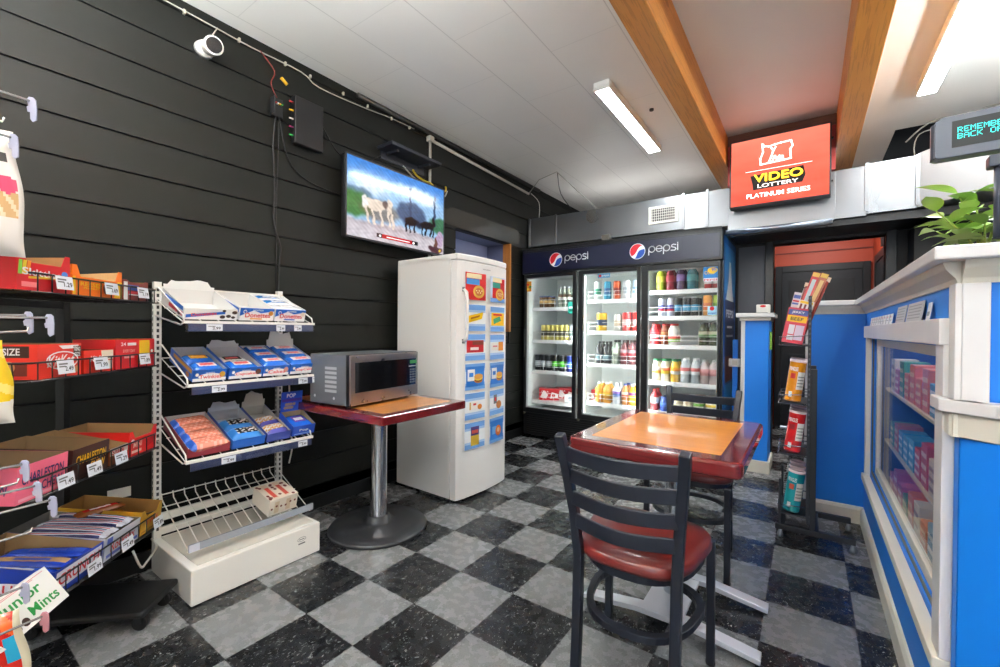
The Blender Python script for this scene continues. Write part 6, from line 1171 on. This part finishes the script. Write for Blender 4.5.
# display window frame
fx = SX0-0.022
MB().box(SX0-0.030, SX0, WY0-0.075, WY1+0.065, WZ1+0.005, WZ1+0.07, TR).build('window_header', CO, bevel=.003)
for y0, y1 in ((WY0-0.075, WY0+0.0), (WY1, WY1+0.055)): MB().box(fx, SX0, y0, y1, WZ0-0.02, WZ1+0.005, TR).build('window_jamb', CO, bevel=.002)
for y0, y1 in ((WY0+0.0, WY0+0.04), (WY1-0.045, WY1-0.0)): MB().box(SX0+0.02, SX0+0.04, y0, y1, WZ0+.04, WZ1-.035, TR).build('sash_stile', CO, bevel=.002)
MB().box(fx-0.012, SX0, WY0-0.075, WY1+0.055, WZ0-0.055, WZ0-0.02, TR2).build('window_sill', CO, bevel=.003)
MB().box(SX0+0.02, SX0+0.04, WY0, WY1, WZ0, WZ0+0.04, TR2).box(SX0+0.02, SX0+0.04, WY0, WY1, WZ1-0.035, WZ1, TR2).build('sash_rail', CO, bevel=.002)
MB().box(SX0+0.004, SX0+0.010, WY0, WY1, WZ0, WZ0+0.008, mat('#5a5550', .5)).box(SX0+0.004, SX0+0.010, WY1-.006, WY1, WZ0, WZ1, mat('#4a4744', .5)).build('track', CO)
MB().box(SX0+0.027, SX0+0.033, WY0+.04, WY1-.045, WZ0+.04, WZ1-.035, glass_mat('counter_pane', refl=0.04, ior=0.55)).build('window_glass', CO)
# inside of the display
INB = plaster_mat('display_back', '#2b3f74', '#33487e', 0.5)
MB().box(2.12, 2.14, WY0-.05, WY1+.05, 0.2, 1.25, INB).box(SX0+0.046, 2.12, WY0-.07, WY0-.05, 0.2, 1.25, INB).box(SX0+0.046, 2.12, WY1+.05, WY1+.07, 0.2, 1.25, INB).box(SX0+0.046, 2.12, WY0-.05, WY1+.05, 0.30, 0.33, mat('#8a8880', .5)).build('display_box', CO)
MB().box(SX0+0.046, 2.12, WY0-.05, WY1+.05, 1.22, 1.25, mat('#d8d8d8', .5)).build('display_ceiling', CO); MB().box(SX0+0.06, SX0+0.08, WY0, WY1, 1.19, 1.205, mat('#fffefe', .5, emit=9.0)).build('added_display_lamp', CO)  # lamp strip added to brighten the goods behind the glass
for z in (0.58, 0.86): MB().box(SX0+0.062, 2.115, WY0-.03, WY1+.03, z, z+0.012, mat('#c8b894', .45)).build('display_shelf', CO)
# goods on the display shelves
kinds = [('#b8333a', '#e8e4e0', 'red and white striped'), ('#2f8fb8', '#dce8ee', 'pale blue'), ('#d0642c', '#e8c8a0', 'orange'), ('#3f8f5c', '#e0d8a8', 'green'), ('#c05a86', '#f0dce4', 'pink'), ('#d8cfb8', '#8a6a4a', 'beige')]
protos = []
for (c1, c2, nm) in kinds:
    g = '%s packets in the counter display window' % nm
    t = thing('goods_packet', '%s packet on a shelf inside the counter display window' % nm, 'packet', (0, 0, -5), 0, g); MB().box(-0.045, 0.045, -0.05, 0.05, 0, 0.13, mat(c1, .4)).build('carton_body', t, bevel=.003)
    m = MB(); F = Fr((-0.0455, 0.05, 0), (0, -1, 0), (0, 0, 1))
    for i in range(3): m.rect2(F, 0.008, 0.092, 0.02+.035*i, 0.035+.035*i, mat(c2, .4))
    m.build('carton_print', t); protos.append(t)
used = set(); rr = random.Random(11)
for zi, z in enumerate((0.331, 0.593, 0.873)):
    y = WY0+0.06; ki = zi*2
    while y < WY1-0.05:
        k = ki % 6 if rr.random() < .8 else rr.randrange(6); ki += 1 if rr.random() < .5 else 0
        o = protos[k] if k not in used else copy_tree(protos[k]); used.add(k)
        o.location = (SX0+0.115, y, z); o.scale = (1, 1, rr.choice((0.9, 1.0, 1.25))); y += 0.125
for k in range(6):
    if k not in used: protos[k].location = (SX0+0.3, WY0+0.1+.15*k, 0.873)
# little cards lined up on the window header
for i in range(9):
    y = 2.08-0.085*i; o = MB().box(-0.001, 0.001, -0.032, 0.032, 0, 0.042, mat('#e6e4e4', .4)); F = Fr((-0.0012, 0.032, 0), (0, -1, 0), (0, 0, 1)); o.rect2(F, .01, .03, .026, .034, mat('#c85060', .4)).rect2(F, .01, .054, .014, .017, GY); tag(o.build('ticket_card', None, (SX0-0.012, y, WZ1+0.071), (0, R(8), 0)), 'small white ticket card in the row standing on the display window header', 'card', 'ticket cards on the window header')
for y, l_, lab in ((1.18, 0.19, 'grey lottery scratch card lying against the wall on the window header, farther one'), (0.93, 0.25, 'grey printed card leaning on the window header, the nearer long one')):
    o = MB().box(-0.001, 0.001, -l_/2, l_/2, 0, 0.062, mat('#c3c5ca', .35)); F = Fr((-0.0012, l_/2, 0), (0, -1, 0), (0, 0, 1))
    for i in range(5): o.rect2(F, l_*.1, l_*.9, .01+.01*i, .013+.01*i, mat('#8f929a', .4))
    tag(o.build('ticket_card', None, (SX0-0.012, y, WZ1+0.071), (0, R(8), 0)), lab, 'card')
tag(MB().box(-0.001, 0.001, -0.02, 0.02, 0, 0.05, mat('#e6e4e4', .4)).box(-0.0016, -0.001, -.014, .014, .012, .024, mat('#8a8c94', .4)).build('ticket_card', None, (SX0-0.012, 0.72, WZ1+0.071), (0, R(8), 0)), 'single upright white card at the near end of the window header', 'card')

# low blue pillar wall
t = thing('blue_half_wall', 'short blue pillar wall with cream cap standing beside the drink cooler', 'half wall', (0, 0, 0))
MB().box(0.925, 1.095, 3.20, 3.55, 0, 1.275, BL).build('body', t)
MB().box(0.895, 0.925, 3.19, 3.56, 0, 1.275, TR).build('edge_board', t, bevel=.002)
MB().box(0.86, 1.135, 3.15, 3.60, 1.290, 1.325, TR).build('cap', t, bevel=.004); MB().box(0.885, 1.11, 3.175, 3.575, 1.262, 1.290, TR2).build('cap_moulding', t, bevel=.003)
MB().box(0.88, 1.112, 3.18, 3.20, 0, 0.10, TR2).box(1.095, 1.112, 3.20, 3.56, 0, 0.10, TR2).build('base_moulding', t, bevel=.003)
t = thing('receipt_box', 'small white box with a red mark on the black tray on the blue pillar cap', 'box', (1.045, 3.33, 1.3315)); MB().box(-0.05, 0.05, -0.04, 0.04, 0, 0.07, OFFW).build('case', t, bevel=.006); m = MB(); F = Fr((0, -0.0402, 0), (1, 0, 0), (0, 0, 1)); m.disc2(F, 0, .055, .022, .010, RED); m.build('mark', t)
tag(MB().box(0.93, 1.08, 3.25, 3.45, 1.3255, 1.3315, BLACK).build('black_tray'), 'thin black tray on top of the blue pillar cap', 'tray')
t = thing('gate_edge', 'narrow blue gate edge with a white latch between the drink cooler and the pillar', 'gate', (0, 0, 0)); MB().box(0.822, 0.862, 3.28, 3.31, 0.25, 1.10, BL).build('gate_panel', t); MB().box(0.795, 0.885, 3.262, 3.28, 0.865, 0.935, OFFW).box(0.822, 0.862, 3.256, 3.262, 0.88, 0.92, mat('#c9c4b4', .3, .3)).build('latch', t, bevel=.002)
MB().box(0.862, 0.895, 3.285, 3.30, 0.28, 0.32, BL).build('hinge_arm', t)
tag(MB().box(1.096, 1.108, 3.30, 3.40, 1.02, 1.17, mat('#8fb83c', .4)).build('green_bottle_wrap'), 'lime green packet hanging on the inner side of the blue pillar', 'packet')

# ------------------------------------------------------------------ snack stand with tubes of chips
RC = thing('snack_stand', 'narrow black wire snack stand on casters in front of the blue counter', 'display stand', (1.40, 1.965, 0)); GM = mat('#23262c', 0.35, 0.3)
for y in (0.0, 0.32): MB().box(-0.185, 0.175, y-0.014, y+0.014, 0.045, 0.075, GM).build('base_bar', RC, bevel=.002)
MB().box(-0.17, -0.14, 0.014, 0.306, 0.045, 0.072, GM).build('base_bar', RC, bevel=.002); MB().box(-0.012, 0.018, 0.014, 0.306, 0.045, 0.072, GM).build('base_bar', RC, bevel=.002)
MB().box(-0.17, -0.158, 0.0, 0.02, 0.075, 0.33, GM).box(-0.17, -0.158, 0.30, 0.32, 0.075, 0.33, GM).build('basket_guard', RC)
for x, y in ((-0.16, 0), (0.165, 0.0), (-0.16, 0.32), (0.165, 0.32)): MB().lathe([(0, 0), (0.012, 0), (0.016, 0.012), (0.012, 0.03), (0.006, 0.045)], mat('#9aa0a8', .3, .6), 12, M=TM((x, y, 0))).build('glide', RC)
for y in (0.0, 0.32): MB().box(-0.026, 0.002, y-0.012, y+0.012, 0.075, 0.965, GM).build('lower_post', RC, bevel=.002)
for y in (0.0, 0.32):
    m = MB().box(-0.042, -0.027, y-0.008, y+0.008, 0.10, 1.37, GM); FS = Fr((-0.0345, y-0.0084, 0), (1, 0, 0), (0, 0, 1)); z = .6
    while z < 1.36: m.rect2(FS, -.004, .004, z-.006, z+.006, mat('#4a4e56', .5), .0002); z += .028
    m.build('upper_post', RC)
MB().box(-0.040, -0.029, 0.008, 0.312, 1.34, 1.36, GM).build('cross_bar', RC)
def stand_basket(z, L=0.165):
    m = MB(); 
    for y in (0.005, 0.16, 0.315): m.tube([(-0.035, y, z+0.055), (-L-.01, y, z+0.045), (-L-.012, y, z), (-0.035, y, z-0.004)], 0.0026, mat('#8c9098', .25, .8) , 6)
    for (x, zz) in ((-L-.01, z+.045), (-L-.012, z), (-0.10, z-.002), (-0.05, z-.003)): m.tube([(x, 0.005, zz), (x, 0.315, zz)], 0.0026, mat('#8c9098', .25, .8), 6)
    m.box(-L, -0.028, 0.008, 0.312, z+.001, z+.004, GM); m.build('basket', RC)
for z in (1.095, 0.765, 0.475, 0.135): stand_basket(z)
TI = R(7)
def tube_can(z, y, body, name, lab, grp, accent, txt='PRINGLES'):
    t = thing('chip_tube', lab, 'chip tube', (1.400-0.112, 1.965+y, z+0.011), (0, TI, 0), grp); r = 0.041; H = 0.238; B = mat(body, .25, coat=.3)
    MB().lathe([(0, 0), (r*.97, 0), (r, .004), (r, .006), (r*.985, .010), (r*.985, H-.016), (r, H-.012)], mat(body, .25, coat=.3), 28, bands={2: mat('#c9ccd2', .2, .8)}).build('tube_body', t)
    MB().lathe([(r*1.03, H-.014), (r*1.04, H-.002), (r*.97, H), (r*.94, H-.003), (0, H-.003)], mat('#e0c8cc', .25), 28).build('plastic_lid', t)
    m = MB(); n = 16; rr_ = r*.985+.0006
    def wrapq(a0, a1, z0, z1, mt, l=0):
        vs = []; k = 6
        for i in range(k+1): a = a0+(a1-a0)*i/k; vs += [((rr_+l)*math.cos(a), (rr_+l)*math.sin(a), z0), ((rr_+l)*math.cos(a), (rr_+l)*math.sin(a), z1)]
        m.add(vs, [(2*i, 2*i+2, 2*i+3, 2*i+1) for i in range(k)], mt)
    wrapq(R(-80), R(-20), .07, .17, mat('#e9e6e0', .4)); wrapq(R(-130), R(-95), .13, .16, mat(accent, .4)); wrapq(R(-125), R(-100), .025, .055, INKW)
    vs, fs = text_geo(txt); m.add([((rr_+.0008)*math.cos(R(-115)+x*1.1), (rr_+.0008)*math.sin(R(-115)+x*1.1), .185+y_*.022) for x, y_ in vs], fs, INKW)
    for i in range(4): wrapq(R(-76), R(-26), .085+.018*i, .091+.018*i, mat('#8c9088', .5), .0004)
    m.build('tube_print', t)
for (z, c, ac, nm) in ((0.765, '#e0901c', '#c82a20', 'orange'), (0.475, '#cc1f24', '#8a1418', 'red'), (0.135, '#1f9ca4', '#d8604a', 'teal')):
    for i in range(3): tube_can(z, 0.055+0.10*i, c, nm, '%s tube of stacked chips, %s in its basket on the snack stand' % (nm, ('nearest', 'middle one', 'farthest')[i]), '%s chip tubes on the snack stand' % nm, ac)
# boxes of meat sticks on the top basket
t = tray('meat_stick_box', 'red and yellow display box tilted in the top basket of the snack stand', 'snack box', (1.400-0.118, 1.972, 1.107), (0, R(10), 0), 0.10, 0.20, 0.20, 0.20, '#c8384a', '#7a2a2c', lambda m, F, w_, h: m.rect2(F, -w_*.46, w_*.46, h*.60, h*.78, YEL).rect2(F, -w_*.46, w_*.46, h*.80, h*.95, mat('#3a4a8c', .4)).text2(F, 'JERKY', 0, h*.87, w_*.6, h*.08, INKW, .001).text2(F, 'BEEF', 0, h*.69, w_*.6, h*.09, mat('#3a2a20', .4), .001).rect2(F, -w_*.30, -w_*.02, h*.25, h*.52, mat('#e4e2ea', .4)).rect2(F, w_*.02, w_*.42, h*.10, h*.52, mat('#d8c8dc', .4)).rect2(F, -w_*.3, w_*.0, h*.08, h*.22, mat('#e4e2ea', .4)), None)
MJ = tmat(t)
o = MB().box(-0.032, 0.032, 0, 0.002, 0, 0.26, mat('#d8cfd4', .4)); F = Fr((0, 0, 0), (1, 0, 0), (0, 0, 1)); o.rect2(F, -.03, .03, .225, .245, mat('#4a60b0', .4)).rect2(F, -.03, .03, .19, .20, mat('#4a60b0', .4)).rect2(F, -.03, .03, .205, .215, mat('#c83a40', .4)); W = MJ @ TM((-0.022, 0.06, 0.03), (0, R(3), 0)); o = o.build('header_card', None, W.to_translation(), W.to_euler()); tag(o, 'pale blue-striped card standing up behind the front of the tilted snack box', 'card')
rr = random.Random(5)
for i in range(9):
    col = ('#7a2a22', '#8c3428', '#6a241e')[i % 3]; x = -0.018+0.014*(i % 5); y = 0.05+0.045*(i//5)+0.01*(i % 2); hgt = 0.34 if i % 5 < 2 else 0.385; W = MJ @ TM((x, y, 0.01), (R(rr.uniform(-3, 2)), R(5+1.1*(i % 5)), 0)); t = thing('meat_stick', 'long brown wrapped meat stick, %s in the snack stand bundle' % ('first from the left', 'second from the left', 'third from the left', 'fourth from the left', 'rightmost', 'rear left one', 'rear second', 'rear third', 'rear right one')[i], 'meat stick', W.to_translation(), W.to_euler(), 'meat sticks on the snack stand')
    MB().tube([(0, 0, 0), (0, 0, hgt*.92), (0, 0, hgt*.94)], [0.009, 0.009, 0.006], mat(col, .25, coat=.4), 8).build('stick', t); MB().box(-0.012, 0.012, -0.001, 0.001, hgt*.93, hgt, mat('#d8c0a8', .4)).box(-.0105, -.0085, -.011, -.009, .02, hgt*.9, mat('#e8dcd4', .4)).build('wrapper_end', t)
for i, (x, ang) in enumerate(((0.016, 13), (0.040, 16))):
    W = MJ @ TM((x-.01, 0.02, 0.14), (0, R(ang-5), 0)); t = thing('meat_snack_pack', ('wide red and grey lettered meat snack pack in front of the stick bundle', 'gold and red meat snack pack at the right of the stick bundle')[i], 'snack pack', W.to_translation(), W.to_euler()); MB().box(-0.018, 0.018, -0.004, 0.004, 0, 0.27, mat(('#c02a26', '#a8542c')[i], .3, coat=.3)).build('pack_body', t, bevel=.002)
    m = MB(); F = Fr((0, -0.0042, 0), (1, 0, 0), (0, 0, 1)); m.rect2(F, -.009, .009, .10, .23, mat(('#b9c0c4', '#d8b06a')[i], .3)).rect2(F, -.016, .016, .075, .095, mat('#e8d4a0', .35)).rect2(F, -.016, .016, .245, .268, mat('#d8b04a', .35)); m.build('pack_print', t)
t = thing('stick_sleeve', 'white and red striped sleeve holding the lower meat sticks', 'sleeve', (MJ @ Vector((0.02, 0.002, 0.17))), (0, R(16), 0)); MB().box(-0.035, 0.035, 0, 0.004, 0, 0.075, mat('#e8e0da', .4)).build('card', t); m = MB(); F = Fr((0, 0, 0), (1, 0, 0), (0, 0, 1))
for i in range(3): m.rect2(F, -.026+.02*i, -.016+.02*i, 0, .055, mat('#7a2a24', .4))
m.rect2(F, -.03, .03, .058, .072, YEL); m.build('print', t)

# ------------------------------------------------------------------ customer display, plant
t = thing('customer_display', 'grey pole display with glowing teal REMEMBER text on the counter', 'customer display', (1.745, 0.60, CT+0.028), R(-4)); DG = mat('#565c68', 0.35); DG2 = mat('#3a404c', 0.35)
MB().lathe([(0, -.022), (0.032, -.022), (0.032, -0.008), (0.022, 0.0)], DG2, 24).build('base', t); MB().tube([(0, 0, 0.01), (0, 0, 0.20)], 0.0165, DG2, 14).build('pole', t); MB().box(-0.028, 0.028, -0.02, 0.02, 0.185, 0.215, DG2).build('swivel', t, bevel=.004)
hd = MB().prism([(-0.125, 0.228), (-0.117, 0.222), (0.117, 0.222), (0.125, 0.228), (0.125, 0.318), (0.112, 0.328), (-0.112, 0.328), (-0.125, 0.318)], 'y', -0.028, 0.012, DG).build('housing', t, bevel=.003)
MB().prism([(-0.13, 0.012), (-0.13, -0.006), (-0.122, -0.02), (0.122, -0.02), (0.13, -0.006), (0.13, 0.012), (0.118, 0.032), (-0.118, 0.032)], 'z', 0.228, 0.318, DG2).build('side_ridges', t)
MB().box(-0.094, 0.094, -0.0290, -0.0280, 0.245, 0.312, mat('#0a1214', .5)).build('screen', hd)
TL = mat('#30dcd2', .5, emit=1.0); m = MB(); F = Fr((-0.088, -0.0291, 0), (1, 0, 0), (0, 0, 1))
DOT = {'R': (30, 17, 17, 30, 20, 18, 17), 'E': (31, 16, 16, 30, 16, 16, 31), 'M': (17, 27, 21, 21, 17, 17, 17), 'B': (30, 17, 17, 30, 17, 17, 30), 'A': (14, 17, 17, 31, 17, 17, 17), 'C': (15, 16, 16, 16, 16, 16, 15), 'K': (17, 18, 20, 24, 20, 18, 17), 'O': (14, 17, 17, 17, 17, 17, 14), 'F': (31, 16, 16, 30, 16, 16, 16), ' ': (0,)*7}
for row, (txt_, zt) in enumerate((('REMEMBER', .2945), ('BACK OF', .2785))):
    for i, ch in enumerate(txt_):
        for r_, bits in enumerate(DOT[ch]):
            for c_ in range(5):
                if bits >> (4-c_) & 1: u = .004+i*.0112+c_*.0019; v = zt-r_*.0019; m.rect2(F, u, u+.00165, v-.00165, v, TL, .0004)
m.mi(TL); m.build('glowing_text', hd)
t = thing('potted_plant', 'leafy light green plant in a pot on the counter beside the display pole', 'plant', (1.80, 0.98, CT+0.005)); 
MB().lathe([(0, 0), (0.05, 0), (0.06, 0.028), (0.063, 0.032), (0.056, 0.032), (0.054, 0.026), (0, 0.024)], mat('#8a5a40', .6), 24).build('pot', t)
LG = [plaster_mat('leaf_green_%d' % i, a, b_, 0.4, 30) for i, (a, b_) in enumerate((('#a8cf62', '#bcdd78'), ('#86b352', '#9bc664'), ('#c6e486', '#d6ee98')))]; STM = mat('#9aac48', .5)
def leaf(m, base, d_, L, wd, mt, droop=0.3, twist=0.0):
    base = Vector(base); d_ = Vector(d_).normalized(); sd = d_.cross(Vector((0, 0, 1))).normalized(); sd = (sd*math.cos(twist)+sd.cross(d_)*math.sin(twist)).normalized(); up = sd.cross(d_); n = 9; vs = []
    for i in range(n+1):
        u = i/n; c = base+d_*L*u-Vector((0, 0, 1))*L*droop*u*u; wq = wd*math.sin(PI*min(u*1.05, 1)**0.75)*(1 if u < .99 else 0)+.0005
        vs += [c-sd*wq+up*wq*.25, c, c+sd*wq+up*wq*.25]
    fs = []
    for i in range(n): b = 3*i; fs += [(b, b+3, b+4, b+1), (b+1, b+4, b+5, b+2)]
    m.add(vs, fs, mt, smooth=True)
rr = random.Random(21)
for s, (dx, dy, h) in enumerate(((-0.07, -0.05, 0.20), (-0.11, -0.01, 0.16), (-0.09, -0.06, 0.115), (-0.03, -0.02, 0.20), (0.03, -0.05, 0.17), (-0.10, 0.03, 0.10), (0.05, 0.03, 0.20), (-0.02, -0.09, 0.09), (0.08, -0.03, 0.13))):
    top = (dx, dy, 0.03+h); MB().tube([(0, 0, 0.022), (dx*.5, dy*.5, 0.03+h*.6), top], [0.004, 0.0032, 0.002], STM, 6).build('stem', t); m = MB()
    for k in range(5):
        u = 0.45+0.55*k/4; a = k*2.4+s; base = (dx*u, dy*u, 0.03+h*u)
        leaf(m, base, (math.cos(a), math.sin(a), 0.25+.3*u), rr.uniform(.085, .125), rr.uniform(.018, .027), LG[rr.choice((0, 0, 1, 2))], rr.uniform(.2, .5), rr.uniform(-.4, .4))
    m.build('leaf_cluster', t)
